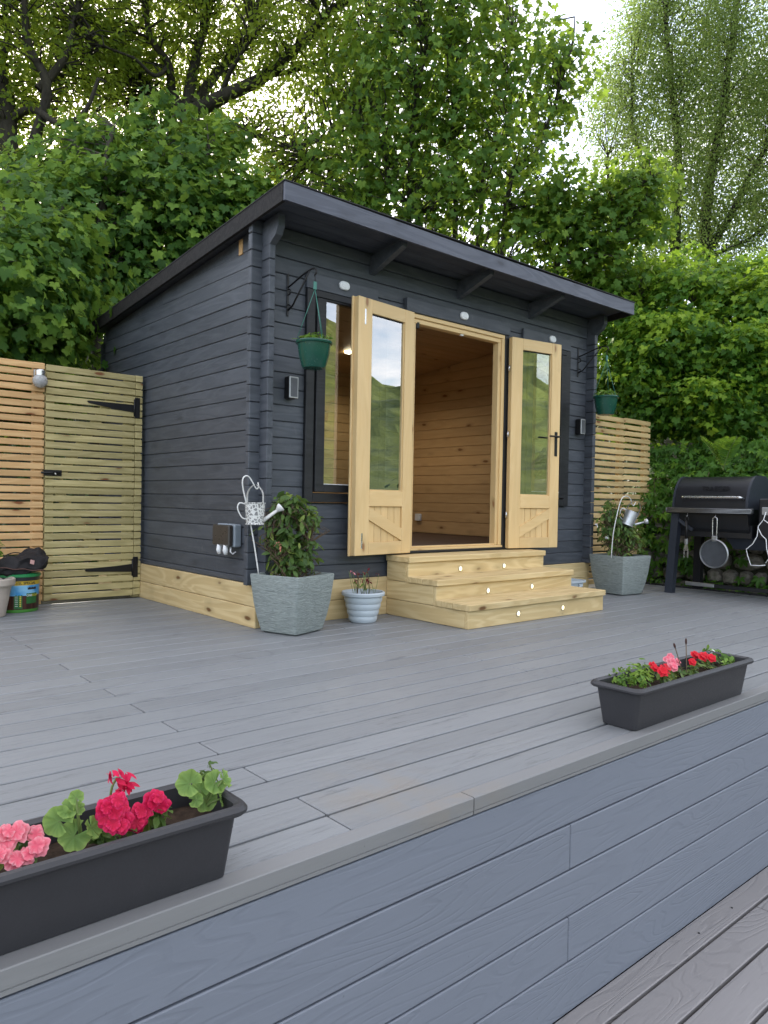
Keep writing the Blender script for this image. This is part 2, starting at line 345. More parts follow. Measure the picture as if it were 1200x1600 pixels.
xs = [-40, -25, -16, -10]+list(np.arange(-8, 5.05, .5))+[5.05, 5.06]+list(np.arange(5.3, 16, .45))+[20, 28, 40]
ys = [-14, -8, -5]+list(np.arange(-4, 1.8, .5))+[1.86, 1.87]+list(np.arange(2.3, 14, .5))+[18, 26, 40]
structure(put('hillside', grid_mesh('hillside', [float(a) for a in xs], [float(a) for a in ys], hill_h), 'bank'))
# far wooded ridge across the valley (behind the viewer, mirrored in the panes)
hd = Vector((.66, -.75, 0)).normalized(); hs_ = Vector((hd.y, -hd.x, 0))
def ridge():
    v, f = [], []; nu, nv = 190, 90
    for j in range(nv):
        for i in range(nu):
            s = (i/(nu-1)-.5)*900; t = j/(nv-1); d = 40+t*390
            crest = 66+16*math.sin(s*.011+.6)+9*math.sin(s*.027)
            z = -1.2+crest*sstep(t*1.12)
            b = mnoise.noise((s*.07, d*.07, 3.1))*5+abs(mnoise.noise((s*.13, d*.13, 9.)))*7
            p = hd*(d+2*mnoise.noise((s*.2, d*.2, 1)))+hs_*s; v.append((p.x, p.y, z+b*min(1, t*3)))
    for j in range(nv-1):
        for i in range(nu-1): a = j*nu+i; f.append((a, a+1, a+nu+1, a+nu))
    me = bpy.data.meshes.new('ridge'); me.from_pydata(v, [], f); return me
structure(put('distant_hill', ridge(), 'hill'))

XL, XR, YB = -7.5, 4.72, 1.80
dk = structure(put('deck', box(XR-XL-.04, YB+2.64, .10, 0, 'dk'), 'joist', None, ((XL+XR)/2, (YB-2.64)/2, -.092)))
P_, G_ = .1462, .012
y0, k = -2.503, 0
def brd(name, x0, x1, ya, yb, zt, th, m, parent):
    return put(name, box(x1-x0-.005, yb-ya-G_, th, .003, m), m, parent, ((x0+x1)/2, (ya+yb)/2, zt-th/2))
while y0+k*P_ < YB-.02:
    ya = y0+k*P_; yb = min(ya+P_, YB)
    js = [XL]+([-4.67, -1.272, 2.128] if k % 2 == 0 else [-2.93, .482, 3.88])+[XR]
    for a, b in zip(js, js[1:]): brd('board', a, b, ya, yb, 0, .025, 'deck', dk)
    k += 1
for a, b in zip([XL, -4.67, -1.277, 2.125], [-4.67, -1.277, 2.125, XR]): brd('board', a, b, -2.617, y0, 0, .025, 'deck', dk)
def nosing(x0, x1):
    t, hh, wd = .004, .046, .05
    prof = [(-2.6165, .0015), (-2.666, .0015), (-2.6685, -.001), (-2.6685, -.034), (-2.6655, -.035), (-2.6655, -.037), (-2.668, -.038), (-2.668, -hh), (-2.66, -hh), (-2.66, -.003), (-2.6165, -.003)]
    L_ = x1-x0-.004; me = loft([[(x, y, z) for y, z in prof] for x in (-L_/2, L_/2)]); return put('edge_trim', me, 'deck_trim', dk, ((x0+x1)/2, 0, 0))
for a, b in ((XL, -4.3), (-4.3, -.891), (-.891, 2.52), (2.52, XR)): nosing(a, b)
bar('end_trim', (XR+.02, -2.66, -.012), (XR+.02, .1, -.012), .04, .05, 'joist', dk)
cl = structure(put('deck_front_wall', box(XR-XL, .03, .77, 0, 'clad'), 'joist', None, ((XL+XR)/2, -2.628, -.425)))
zs = [-.052, -.2015, -.351, -.5005, -.650, -.818]
for i, (a, b) in enumerate(zip(zs, zs[1:])):
    js = [XL, -3.9, -.423, 3.1, XR] if i % 2 == 1 else [XL, -5.6, -2.2, 1.3, XR]
    if i in (0, 2, 4): js = [XL, -5.6, -2.6, 1.6, XR]
    for c, d in zip(js, js[1:]):
        put('board', box(d-c-.003, .02, a-b-.006, .003, 'clad'), 'clad', cl, ((c+d)/2, -2.653, (a+b)/2))
ld = structure(put('lower_deck', box(XR-XL+3, 5.2, .1, 0, 'ld'), 'joist', None, ((XL+XR)/2, -5.24, -.889)))
yy = -2.6605; wds = [.113]+[P_]*33
for i, wd in enumerate(wds):
    js = [XL, -3.6, .712, XR+2] if i % 2 == 1 else [XL, -5.1, 2.4, XR+2]
    for a, b in zip(js, js[1:]): brd('board', a, b, yy-wd, yy, -.81, .025, 'deck_low', ld)
    yy -= wd
bm = bmesh.new()
for px, py in ((1060, 1413), (1131, 1413-0)): pass
for X_ in (.34, .62):
    bmesh.ops.create_cone(bm, cap_ends=True, segments=10, radius1=.004, radius2=.004, depth=.004, matrix=Matrix.Translation((X_, -2.722, -.8095)))
put('screw', from_bm('screws', bm), 'black', ld)

# ------------------------------------------------------------------ cabin
cab = thing('garden_cabin', 'dark charcoal timber garden cabin with sloping roof and open pine double doors', 'cabin', (1.82, 1.4, 0))
XW0, XW1, YW0, YW1, TH = .03, 3.61, .03, 2.75, .045
PIT_ = .1055
def roof_z(y): return 2.667-.0918*(y+.372)          # top of the roof edge
def soffit_z(y): return roof_z(y)-.072
# plinth boards
for a, b in ((0, .132), (.135, .272)):
    bar('plinth_board', (.015, 0.0, (a+b)/2), (.015, 2.74, (a+b)/2), .03, b-a, 'step', cab, .004)
    bar('plinth_board', (.031, .015, (a+b)/2), (3.64, .015, (a+b)/2), .03, b-a, 'step', cab, .004)
# walls: a core behind, each log a piece on it
def core(name, x0, x1, y0_, y1_, z0, z1): return put(name, box(x1-x0, y1_-y0_, z1-z0, 0, name), 'char', cab, ((x0+x1)/2, (y0_+y1_)/2, (z0+z1)/2))
lw_ = core('side_wall', XW0+.012, XW0+TH-.005, YW0+.05, YW1, .28, 2.30)
def log(parent, a, b, z0, z1, m='char', th=TH, name='log'):
    return bar(name, (a[0], a[1], (z0+z1)/2), (b[0], b[1], (z0+z1)/2), th, z1-z0-.0035, m, parent, .0045)
z = .1015+.1055*1
while True:
    z0, z1 = max(z, .270), z+PIT_
    if z1 > soffit_z(0)+.08: break
    # top follows the roof: a log stops where the roof meets it
    yend = min(2.84, -.372+(2.667-.072-z1)/.0918) if z1 > soffit_z(2.84) else 2.84
    xc = XW0+TH/2
    if yend > .2: log(lw_, (xc, -.06), (xc, yend), z0, z1)
    elif z1 < soffit_z(-.06)+.05: log(lw_, (xc, -.06), (xc, .10), z0, min(z1, soffit_z(.1)))
    if z1 < soffit_z(-.06)+.05:
        log(lw_, (XW1-TH/2, -.06), (XW1-TH/2, .08), z0, min(z1, soffit_z(.05)))
    z += PIT_
# sloping filler board that closes the side wall under the roof
me = loft([[(XW0+.004, .05, soffit_z(.05)), (XW0+.004, 2.74, soffit_z(2.74)), (XW0+.004, 2.74, 2.2), (XW0+.004, .05, 2.2)], [(XW0+.036, .05, soffit_z(.05)), (XW0+.036, 2.74, soffit_z(2.74)), (XW0+.036, 2.74, 2.2), (XW0+.036, .05, 2.2)]])
put('gable_board', me, 'char', cab)
put('purlin_end', box(.012, .045, .10, .002, 'blk'), 'fence', cab, (XW0-.001, .292, 2.468))
# front wall logs between the openings
fw = core('front_wall', .10, .40, YW0+.012, YW0+TH-.004, .28, 2.5)
for a_, b_, c_, d_ in ((.401, 1.28, .28, .80), (2.36, 3.239, .28, .80), (3.24, 3.56, .28, 2.5), (1.05, 1.28, .801, 2.20), (2.36, 2.59, .801, 2.20), (.401, 3.239, 2.225, 2.5)):
    put('wall_core', box(b_-a_, .028, d_-c_, 0, 'wc'), 'char', fw, ((a_+b_)/2, YW0+.027, (c_+d_)/2))
WL, WR_, DL, DR_ = (.40, 1.02), (2.62, 3.24), 1.30, 2.34
z = .0565+.1055*2
yc = YW0+TH/2
while z < soffit_z(YW0)-.02:
    z0, z1 = max(z, .270), min(z+PIT_, soffit_z(YW0)+.01)
    zm = (z0+z1)/2
    segs = [(-.045, 3.685)]
    def cut(segs, a, b): 
        o = []
        for s, e in segs:
            if b <= s or a >= e: o.append((s, e)); continue
            if s < a: o.append((s, a))
            if b < e: o.append((b, e))
        return o
    if .84 < zm < 2.19: segs = cut(cut(segs, *WL), *WR_)
    if .44 < zm < 2.205: segs = cut(segs, DL, DR_)
    for s, e in segs: log(fw, (s, yc), (e, yc), z0, z1)
    z += PIT_
# corner cover strips where the logs cross
# back and right walls (seen only from inside)
put('back_wall', box(3.58, .04, 2.0, 0, 'bw'), 'char', cab, (1.82, YW1, 1.27))
put('right_wall', box(.02, 2.66, 2.2, 0, 'rw'), 'char', cab, (XW1-.012, 1.4, 1.33))
# interior lining: planks
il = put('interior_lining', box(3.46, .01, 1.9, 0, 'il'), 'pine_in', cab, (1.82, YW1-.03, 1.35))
nz = 0
z = .455
while z < 2.5:
    h = .14 if z < .5 else PIT_
    for side in (0, 1):
        xx = XW1-.030 if side == 0 else XW0+TH+.008
        ye = 2.70
        if z+h > soffit_z(2.7)-.05: ye = min(2.7, -.372+(2.667-.12-(z+h*.6))/.0918)
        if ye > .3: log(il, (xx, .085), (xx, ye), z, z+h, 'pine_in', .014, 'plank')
    if z+h < 2.33: log(il, (.085, 2.70), (3.575, 2.70), z+.05, z+h+.05, 'pine_in', .014, 'plank')
    z += h
me = loft([[(XW1-.0225+s_, .09, .455), (XW1-.0225+s_, 2.69, .455), (XW1-.0225+s_, 2.69, soffit_z(2.69)-.02), (XW1-.0225+s_, .09, soffit_z(.09)-.02)] for s_ in (0, -.006)], ang=5)
put('gable_lining', me, 'pine_in', il)
fl = put('floor', box(3.50, 2.66, .05, 0, 'fl'), 'carpet', cab, (1.82, 1.40, .429))
ce = None
y = .09
while y < 2.70:
    ym = y+.055; zz = soffit_z(ym)-.035
    o = put('ceiling_board', box(3.50, .107, .014, .002, 'ceil'), 'pine_in', cab, (1.82, ym, zz), (math.atan(-.0918), 0, 0))
    y += .11
# roof
YF, YBk, X0, X1 = -.372, 2.86, -.065, 3.705
def slab(x0, x1, ya, yb, top, th):
    return loft([[(x, ya, roof_z(ya)+top), (x, yb, roof_z(yb)+top), (x, yb, roof_z(yb)+top-th), (x, ya, roof_z(ya)+top-th)] for x in (x0, x1)])
rf = put('roof', slab(X0+.02, X1-.02, YF+.02, YBk-.01, -.004, .03), 'felt', cab)
y = YF+.024
while y < .02:
    ya, yb = y, min(y+.1, .03); put('soffit_board', slab(X0+.024, X1-.024, ya, yb-.003, -.036, .018), 'char', rf); y += .1
put('soffit_board', slab(X0+.024, X1-.024, .03, YBk-.02, -.036, .018), 'char', rf)
def fascia_pts(x): return 0.012*math.sin(math.pi*(x-X0)/(X1-X0))*-1
rings = []
for i in range(13):
    x = X0+(X1-X0)*i/12; dz = fascia_pts(x); t = roof_z(YF)
    rings.append([(x, YF, t+dz), (x, YF+.02, t+dz), (x, YF+.02, t-.107+dz*.6), (x, YF, t-.107+dz*.6)])
put('fascia', loft(rings), 'fascia_paint', rf)
for xa, xb in ((X0-.004, X0+.018), (X1-.018, X1+.004)):
    put('bargeboard', loft([[(x, YF+.0205, roof_z(YF+.0205)+.001), (x, YBk, roof_z(YBk)+.001), (x, YBk, roof_z(YBk)-.088), (x, YF+.0205, roof_z(YF+.0205)-.105)] for x in (xa, xb)]), 'barge_paint', rf)
put('felt_edge', loft([[(X0-.008, y, roof_z(y)+.008) for y in (YF-.006, YBk+.01)]+[(X0-.008, y, roof_z(y)+.002) for y in (YBk+.01, YF-.006)], [(X1+.008, y, roof_z(y)+.008) for y in (YF-.006, YBk+.01)]+[(X1+.008, y, roof_z(y)+.002) for y in (YBk+.01, YF-.006)]]), 'felt', rf)
for x in (.93, 1.82, 2.71):                                  # rafters carried out under the eaves
    zt = soffit_z(-.05)+.0
    prof = [(-.31, soffit_z(-.31)-.012), (.03, soffit_z(.03)-.012), (.03, soffit_z(.03)-.14), (-.22, soffit_z(-.22)-.075), (-.31, soffit_z(-.31)-.05)]
    put('rafter', loft([[(x+s, yy_, zz_) for yy_, zz_ in prof] for s in (-.0225, .0225)], ang=5), 'char', rf)
for x in (XW0+TH/2, XW1-TH/2):                               # corner corbels
    prof = [(-.155, soffit_z(-.155)-.006), (.02, soffit_z(.02)-.006), (.02, 2.405), (-.062, 2.405), (-.13, 2.45), (-.155, 2.495)]
    put('corbel', loft([[(x+s, yy_, zz_) for yy_, zz_ in prof] for s in (-.024, .024)], ang=5), 'char', rf)

# windows
def window(x0, x1, flip):
    z0, z1 = .803, 2.212; wn = None
    def fr(name, a, b, c, d, yf, th, m, par): return put(name, box(b-a, th, d-c, .003, m+name), m, par, ((a+b)/2, yf+th/2, (c+d)/2))
    wn = fr('window', x0, x0+.066, z0, z1, .000, .03, 'char_dk', cab)
    fr('casing', x1-.066, x1, z0, z1, 0, .03, 'char_dk', wn)
    fr('casing', x0+.0665, x1-.0665, z0, z0+.062, -.001, .03, 'char_dk', wn)
    fr('casing', x0+.0665, x1-.0665, z1-.045, z1, -.001, .03, 'char_dk', wn)
    a, b, c, d = x0+.075, x1-.075, z0+.069, z1-.05
    fr('sash', a, a+.072, c, d, -.012, .060, 'char_dk', wn); fr('sash', b-.072, b, c, d, -.012, .060, 'char_dk', wn)
    fr('sash', a+.0725, b-.0725, c, c+.05, -.0115, .060, 'char_dk', wn); fr('sash', a+.0725, b-.0725, d-.012, d, -.0115, .060, 'char_dk', wn)
    fr('glazing_bead', a+.073, b-.073, c+.0505, c+.056, -.008, .02, 'whiteplas', wn)
    fr('pane', a+.0722, b-.0722, c+.05, d-.012, .002, .004, 'glass', wn)
    # inside lining of the reveal
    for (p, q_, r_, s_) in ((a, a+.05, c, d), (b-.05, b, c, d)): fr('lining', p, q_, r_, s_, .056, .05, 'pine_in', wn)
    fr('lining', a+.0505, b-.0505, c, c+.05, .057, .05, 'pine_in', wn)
    fr('head_board', x0-.002 if not flip else x0+.02, x1-.09 if not flip else x1+.002, z1+.004, 2.318, .004, .025, 'char', wn)
    return wn
window(.362, 1.06, False); window(2.58, 3.278, True)
# door frame
def post(name, x0, x1, y0_, y1_, z0, z1, m, par, bev=.003): return put(name, box(x1-x0, y1_-y0_, z1-z0, bev, m+name), m, par, ((x0+x1)/2, (y0_+y1_)/2, (z0+z1)/2))
def vpost(name, x0, x1, y0_, y1_, z0, z1, m, par):   # upright timber, long axis local X
    return put(name, box(z1-z0, y1_-y0_, x1-x0, .003, m+name), m, par, ((x0+x1)/2, (y0_+y1_)/2, (z0+z1)/2), (0, -math.pi/2, 0))
df = post('door_frame', 1.284, 2.356, .002, .06, 2.185, 2.217, 'door', cab)
post('head', 1.32, 2.32, .015, .075, 2.150, 2.1845, 'door', df)
for x0, x1, xa, xb in ((1.284, 1.319, 1.3195, 1.352), (2.321, 2.356, 2.288, 2.3205)):
    vpost('jamb', x0, x1, .002, .06, .47, 2.1845, 'door', df); vpost('jamb', xa, xb, .015, .075, .47, 2.1495, 'door', df)
post('threshold', 1.284, 2.356, -.012, .075, .452, .4695, 'door', df); post('threshold', 1.284, 2.356, .02, .075, .4697, .482, 'door', df)
post('sill_strip', 1.26, 2.40, -.02, .02, .436, .4515, 'char_dk', df)
vpost('casing', 2.3565, 2.405, -.004, .028, .44, 2.217, 'char_dk', df); vpost('casing', 1.235, 1.2835, -.004, .028, .44, 2.217, 'char_dk', df)
post('head_board', 1.235, 2.405, -.012, .028, 2.219, 2.318, 'char', df)
put('door_stay', box(.03, .03, .05, .004, 'stay'), 'black', df, (1.375, .03, 2.14))
put('catch', box(.03, .02, .012, .003, 'catch'), 'whiteplas', df, (1.86, .03, 2.143))

def leaf(hinge, free, side):
    """half-glazed door leaf; side -1: free edge at image left"""
    h, f_ = Vector((*hinge, 0)), Vector((*free, 0)); d = f_-h; Wd = d.length; x = d.normalized()
    y = Vector((0, 0, 1)).cross(x)
    mw = Matrix((x, y, Vector((0, 0, 1)))).transposed().to_4x4(); mw.translation = (*hinge, .443)
    H_, T_ = 1.758, .045
    sf, sh = (.135, .098) if side < 0 else (.105, .118)       # free stile, hinge stile
    out = -1 if side > 0 else 1                               # which local y faces the viewer
    def bx_(name, u0, u1, v0, v1, t0, t1, m, par, vert=False, bev=.003):
        ct = ((u0+u1)/2, (t0+t1)/2, (v0+v1)/2)
        if vert: return put(name, box(v1-v0, t1-t0, u1-u0, bev, m+'v'), m, par, mw=mw @ TR(ct, (0, -math.pi/2, 0)))
        return put(name, box(u1-u0, t1-t0, v1-v0, bev, m+'h'), m, par, mw=mw @ TR(ct))
    dr = bx_('door', 0, sh, 0, H_, -T_/2, T_/2, 'door', cab, True)
    bx_('stile', Wd-sf, Wd, 0, H_, -T_/2, T_/2, 'door', dr, True)
    for v0, v1 in ((H_-.095, H_), (.337, .447), (0, .088)): bx_('rail', sh+.0004, Wd-sf-.0004, v0, v1, -T_/2+.0006, T_/2-.0006, 'door', dr)
    bx_('pane', sh-.004, Wd-sf+.004, .443, H_-.091, -.002, .002, 'glass', dr, bev=0)
    for u0, u1 in ((sh, sh+.009), (Wd-sf-.009, Wd-sf)): bx_('glazing_bead', u0, u1, .447, H_-.095, -.012, .012, 'door', dr, True, .002)
    for v0, v1 in ((.447, .455), (H_-.101, H_-.095)): bx_('glazing_bead', sh+.0095, Wd-sf-.0095, v0, v1, -.012, .012, 'door' if v0 < 1 else 'char_dk', dr, False, .002)
    n = 5; pw = (Wd-sf-sh)/n
    for i in range(n): bx_('panel_board', sh+i*pw+.0012, sh+(i+1)*pw-.0012, .086, .339, -.007, .007, 'door', dr, True, .004)
    # diagonal brace, falling from the free side on the left leaf and rising to it on the right one
    a, b = Vector((Wd-sf-.001, out*.0135, .289)), Vector((sh+.001, out*.0135, .137))
    if side > 0: a, b = Vector((Wd-sf-.001, out*.0135, .291)), Vector((sh+.001, out*.0135, .135))
    u0, u1 = sh+.0005, Wd-sf-.0005; za, zb = b.z, a.z; hh = .044
    prof = [(u0, za-hh), (u1, zb-hh), (u1, zb+hh), (u0, za+hh)]
    me = loft([[(u, out*t, v_) for u, v_ in prof] for t in (.0075, .0205)]); put('brace', me, 'door', dr, mw=mw)
    if side < 0:
        bx_('astragal', Wd-.026, Wd+.012, -.004, H_+.004, -T_/2-.016, -T_/2-.0005 if out < 0 else -T_/2-.0005, 'door', dr, True)
        for v in (.10, H_-.13):
            bx_('flush_bolt', Wd-.075, Wd-.058, v-.055, v+.055, out*(T_/2-.002)-.003, out*(T_/2-.002)+.003, 'steel', dr)
    else:
        pl = bx_('handle', Wd-.062, Wd-.030, .79, 1.0, -T_/2-.006, -T_/2-.0004, 'black', dr, bev=.0025)
        tube('lever', [mw @ Vector(p) for p in ((Wd-.046, -T_/2-.004, .955), (Wd-.046, -T_/2-.05, .955), (Wd-.06, -T_/2-.055, .955), (Wd-.16, -T_/2-.05, .955))], .0075, 'black', dr)
        tube('lever', [mw @ Vector(p) for p in ((Wd-.046, T_/2+.002, .955), (Wd-.046, T_/2+.05, .955), (Wd-.06, T_/2+.055, .955), (Wd-.16, T_/2+.05, .955))], .0075, 'black', dr)
    for v in (.28, .95, 1.5):
        tube('hinge', [mw @ Vector((-.012, out*-.0, v-.025)), mw @ Vector((-.012, 0, v+.025))], .008, 'steel', dr, 10)
    return dr
leaf((1.262, -.040), (.690, -.104), -1); leaf((2.385, -.034), (2.926, -.132), 1)

# things inside the cabin
o = put('downlight', lathe([(.035, 0), (.045, .006), (.045, .012), (.03, .02)], 20), 'downlamp', None, at(545, 552, 7.55)); tag(o, 'small lit downlight seen through the left window', 'light')
pl_ = bpy.data.lights.new('downlight_glow', 'SPOT'); pl_.spot_size = R(160); pl_.spot_blend = .6; pl_.energy = 9.; pl_.color = (1, .85, .62); pl_.shadow_soft_size = .04
po = bpy.data.objects.new('downlight_glow', pl_); link(po, o, TR(Vector(W[o].translation)-Vector((0, 0, .07))))
t = thing('metal_stand', 'thin black metal frame standing inside the doorway', 'stand', (3.40, 2.43, .455))
for a, b in (((3.40, 2.38, .46), (3.40, 2.38, .93)), ((3.40, 2.60, .46), (3.40, 2.60, .93)), ((3.40, 2.38, .93), (3.40, 2.60, .93)), ((3.40, 2.38, .66), (3.40, 2.60, .66))): bar('rod', a, b, .018, .018, 'black', t)
tag(put('plug_socket', box(.035, .085, .085, .006, 'sock'), 'whiteplas', None, (3.548, 2.28, .635)), 'white plug socket low on the inner pine wall', 'socket')

# ------------------------------------------------------------------ steps
st = thing('timber_steps', 'three pale timber steps with small round lights below the cabin doors', 'steps', (1.84, -.4, 0))
SX0, SX1 = 1.092, 2.63
for i, (yf, zt, zb) in enumerate(((-.806, .118, 0), (-.51, .251, .118), (-.23, .388, .251))):
    x1 = SX1-.02*0
    put('riser', box(SX1-SX0, .03, zt-zb-.002, .003, 'riser%d' % i), 'step', st, ((SX0+SX1)/2, yf+.015, (zt+zb)/2))
    tw = (yf+.03-.0); yb2 = (-.51, -.23, .0)[i]
    for sx in (SX0+.0225, SX1-.0225):
        bar('side_board', (sx, yf+.031, (zt+zb)/2), (sx, -.002, (zt+zb)/2), .044, zt-zb-.003, 'step', st)
    ya, yb_ = yf-.024, yb2
    half = (yb_-ya)/2
    for k_ in range(2):
        put('tread', box(SX1-SX0+.01, half-.003, .042, .004, 'tread%d' % i), 'step', st, ((SX0+SX1)/2-.005, ya+half*(k_+.5), zt+.0215))
    for x in (1.62-.01*i*0, 2.115):
        xx = (1.596, 1.617, 1.621)[i] if x < 1.9 else (2.104, 2.12, 2.122)[i]
        lp = put('step_light', lathe([(.001, 0), (.016, 0), (.016, .004), (.013, .0055)], 20), 'steplamp', st, (xx, yf, (zt+zb)/2+.004), (math.pi/2, 0, 0))
        put('bezel', lathe([(.0165, 0), (.020, 0), (.020, .005), (.0165, .006)], 24, 35, False), 'steel', lp, (xx, yf, (zt+zb)/2+.004), (math.pi/2, 0, 0))

# ------------------------------------------------------------------ vegetation tools
def tri_fan(outline, center=(0, 0, 0)):
    v = [center]+[(x, y, z) for x, y, z in outline]; n = len(outline)
    return np.array(v, float), np.array([(0, i+1, (i+1) % n+1) for i in range(n)])
def pol(pts, fold=.18, droop=.25, cy=.0):
    o = []
    for th, r in pts: x, y = r*math.cos(R(th)), r*math.sin(R(th))+cy; o.append((x, y, fold*abs(x)-droop*max(0, y)**2))
    return o
half = [(-78, .34), (-50, .50), (-26, .60), (-10, .70), (2, .60), (12, .55), (24, .72), (38, .92), (48, .76), (58, .64), (66, .62), (77, .82)]
SYC = tri_fan(pol([(-90, .06)]+half+[(90, 1.0)]+[(180-t, r) for t, r in half[::-1]]))
hm = [(-60, .42), (-15, .66), (10, .52), (38, .86), (62, .56)]
MAP = tri_fan(pol([(-90, .05)]+hm+[(90, .95)]+[(180-t, r) for t, r in hm[::-1]]))
OAK = tri_fan([(0, -.5, 0), (.16, -.2, .03), (.12, -.05, .03), (.27, .12, .05), (.2, .25, .04), (.22, .42, .02), (0, .6, -.08), (-.22, .42, .02), (-.2, .25, .04), (-.27, .12, .05), (-.12, -.05, .03), (-.16, -.2, .03)])
ELL = tri_fan([(0, -.5, 0), (.17, -.22, .05), (.22, .05, .06), (.13, .34, .02), (0, .55, -.06), (-.13, .34, .02), (-.22, .05, .06), (-.17, -.22, .05)])
RHO = (np.array([(0, -.5, 0), (.34, -.08, .05), (0, .6, -.05), (-.34, -.08, .05)], float), np.array([(0, 1, 2), (0, 2, 3)]))
def creeper():
    V, F = [], []
    for th, s in ((90, 1.), (38, .85), (142, .85), (-12, .62), (192, .62)):
        v, f = ELL; c, s_ = math.cos(R(th-90)), math.sin(R(th-90)); q = v.copy(); q[:, 1] += .55; q *= s*.62; q[:, 2] -= .25*q[:, 1]**2
        p = np.stack([q[:, 0]*c-q[:, 1]*s_, q[:, 0]*s_+q[:, 1]*c, q[:, 2]], 1); F.append(f+sum(len(a) for a in V)); V.append(p)
    return np.concatenate(V), np.concatenate(F)
CRE = creeper(); NAR = (ELL[0]*np.array([.42, 1, 1]), ELL[1])
def norm(a): return a/np.maximum(np.linalg.norm(a, axis=-1, keepdims=True), 1e-9)
def leaf_mesh(name, tpl, P, N, T, S, rnd):
    V0, F0 = tpl; n = len(P); N = norm(N); T = norm(T-N*(T*N).sum(-1, keepdims=True)); B = np.cross(T, N)
    X = P[:, None, :]+S[:, None, None]*(V0[None, :, 0:1]*B[:, None]+V0[None, :, 1:2]*T[:, None]+V0[None, :, 2:3]*N[:, None])
    nv = len(V0); F = (F0[None]+np.arange(n)[:, None, None]*nv).reshape(-1, 3)
    me = bpy.data.meshes.new(name); me.vertices.add(n*nv); me.vertices.foreach_set('co', X.reshape(-1).astype(np.float32))
    me.loops.add(len(F)*3); me.loops.foreach_set('vertex_index', F.reshape(-1).astype(np.int32))
    me.polygons.add(len(F)); me.polygons.foreach_set('loop_start', (np.arange(len(F))*3).astype(np.int32)); me.polygons.foreach_set('loop_total', np.full(len(F), 3, np.int32))
    a = me.attributes.new('rnd', 'FLOAT', 'POINT'); a.data.foreach_set('value', np.repeat(np.clip(rnd, 0, 1), nv).astype(np.float32))
    me.update(calc_edges=True); me.validate(); return me
def clumps(lobes, n, inner=.45):
    """points spread through the outer part of a set of ellipsoids; returns centres and outward directions"""
    w_ = np.array([l[1]*l[1] for l in lobes]); idx = rng.choice(len(lobes), n, p=w_/w_.sum())
    d = norm(rng.normal(size=(n, 3))); r = (inner**3+(1-inner**3)*rng.random(n))**(1/3)*(.82+.36*rng.random(n))
    c = np.array([lobes[i][0] for i in idx]); rr = np.array([lobes[i][1] for i in idx]); fl = np.array([lobes[i][2] if len(lobes[i]) > 2 else 1. for i in idx])
    off = d*(r*rr)[:, None]; off[:, 2] *= fl; return c+off, d
def spread(C, D, per, crad, flat, size, sv=.3, up=.6, outw=.55, rand=.5, droop=.5, tone=.25):
    """leaves round each clump centre: normals up and outwards, tips hanging outwards"""
    n = len(C)*per; Cc = np.repeat(C, per, 0); Dd = np.repeat(D, per, 0)
    o = rng.normal(size=(n, 3))*crad; o[:, 2] *= flat; P = Cc+o
    N = np.array([0, 0, up])+Dd*outw+norm(o)*.35+rng.normal(size=(n, 3))*rand; N[:, 2] = np.abs(N[:, 2])*.9+.05
    T = Dd*np.array([1, 1, .3])+norm(o)*.8+np.array([0, 0, -droop])+rng.normal(size=(n, 3))*.35
    S = size*(1+sv*(rng.random(n)*2-1)); ct = np.repeat(rng.normal(size=len(C))*tone*.6, per)
    return P, N, T, S, .42+ct+rng.normal(size=n)*tone*.5
def bez(pts, n=8):
    pts = [Vector(p) for p in pts]; out = []
    for i in range(len(pts)-1):
        p0, p1, p2, p3 = pts[max(i-1, 0)], pts[i], pts[i+1], pts[min(i+2, len(pts)-1)]
        for k in range(n):
            t = k/n; out.append(.5*((2*p1)+(-p0+p2)*t+(2*p0-5*p1+4*p2-p3)*t*t+(-p0+3*p1-3*p2+p3)*t**3))
    return out+[pts[-1]]
def limb(bm, pts, r0, r1, sides=8, wob=.0, keep=None):
    c = bez(pts, 5); n = len(c)
    c = [p+Vector((mnoise.noise(p*1.7), mnoise.noise(p*1.7+Vector((5, 1, 2))), mnoise.noise(p*1.7+Vector((1, 7, 3)))))*wob*(i/n) for i, p in enumerate(c)]
    tubes(bm, c, [r0+(r1-r0)*(i/(n-1))**.8 for i in range(n)], sides, False)
    if keep is not None: keep.extend(c)
    return c
def twigs(bm, skel, C, r=.008, sag=.12, frac=1.):
    S = np.array([tuple(p) for p in skel])
    for c in C:
        if random.random() > frac: continue
        dd = ((S-c)**2).sum(1)+np.maximum(0, S[:, 2]-c[2]+.1)*2; a = Vector(S[dd.argmin()]); b = Vector(c); m_ = (a+b)/2+Vector((random.uniform(-.1, .1), random.uniform(-.1, .1), sag*(b-a).length))
        tubes(bm, [a, m_, b], [r*1.6, r*1.1, r*.5], 4, False)
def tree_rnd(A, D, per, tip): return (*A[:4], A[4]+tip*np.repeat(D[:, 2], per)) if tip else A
def tree(name, label, lobes, stems, nclump, per, crad, flat, size, tpl, lm, bk, cat='tree', inner=.45, tw=.008, twf=1., sag=.12, wob=.1, lr=1., tip=0., group=None, **kw):
    base = Vector(stems[0][0][0]); t = thing(name, label, cat, base, 0, group)
    bm = bmesh.new(); skel = []
    for pts, r0, r1 in stems: limb(bm, pts, r0*lr, r1*lr, 9 if r0 > .06 else 6, wob, skel)
    C, D = clumps(lobes, nclump, inner)
    if tw: twigs(bm, skel, C, tw, sag, twf)
    put('trunk', from_bm('trunk', bm, True), bk, t)
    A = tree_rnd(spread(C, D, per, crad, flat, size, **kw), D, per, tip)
    put('crown', leaf_mesh('crown', tpl, *A), lm, t); return t
def lob(px, py, d, r, fl=1.): return (np.array(at(px, py, d)), r, fl)
def gz(px, d, dz=-.2):
    p = at(px, 700, d); return Vector((p.x, p.y, hill_h(p.x, p.y)+dz))

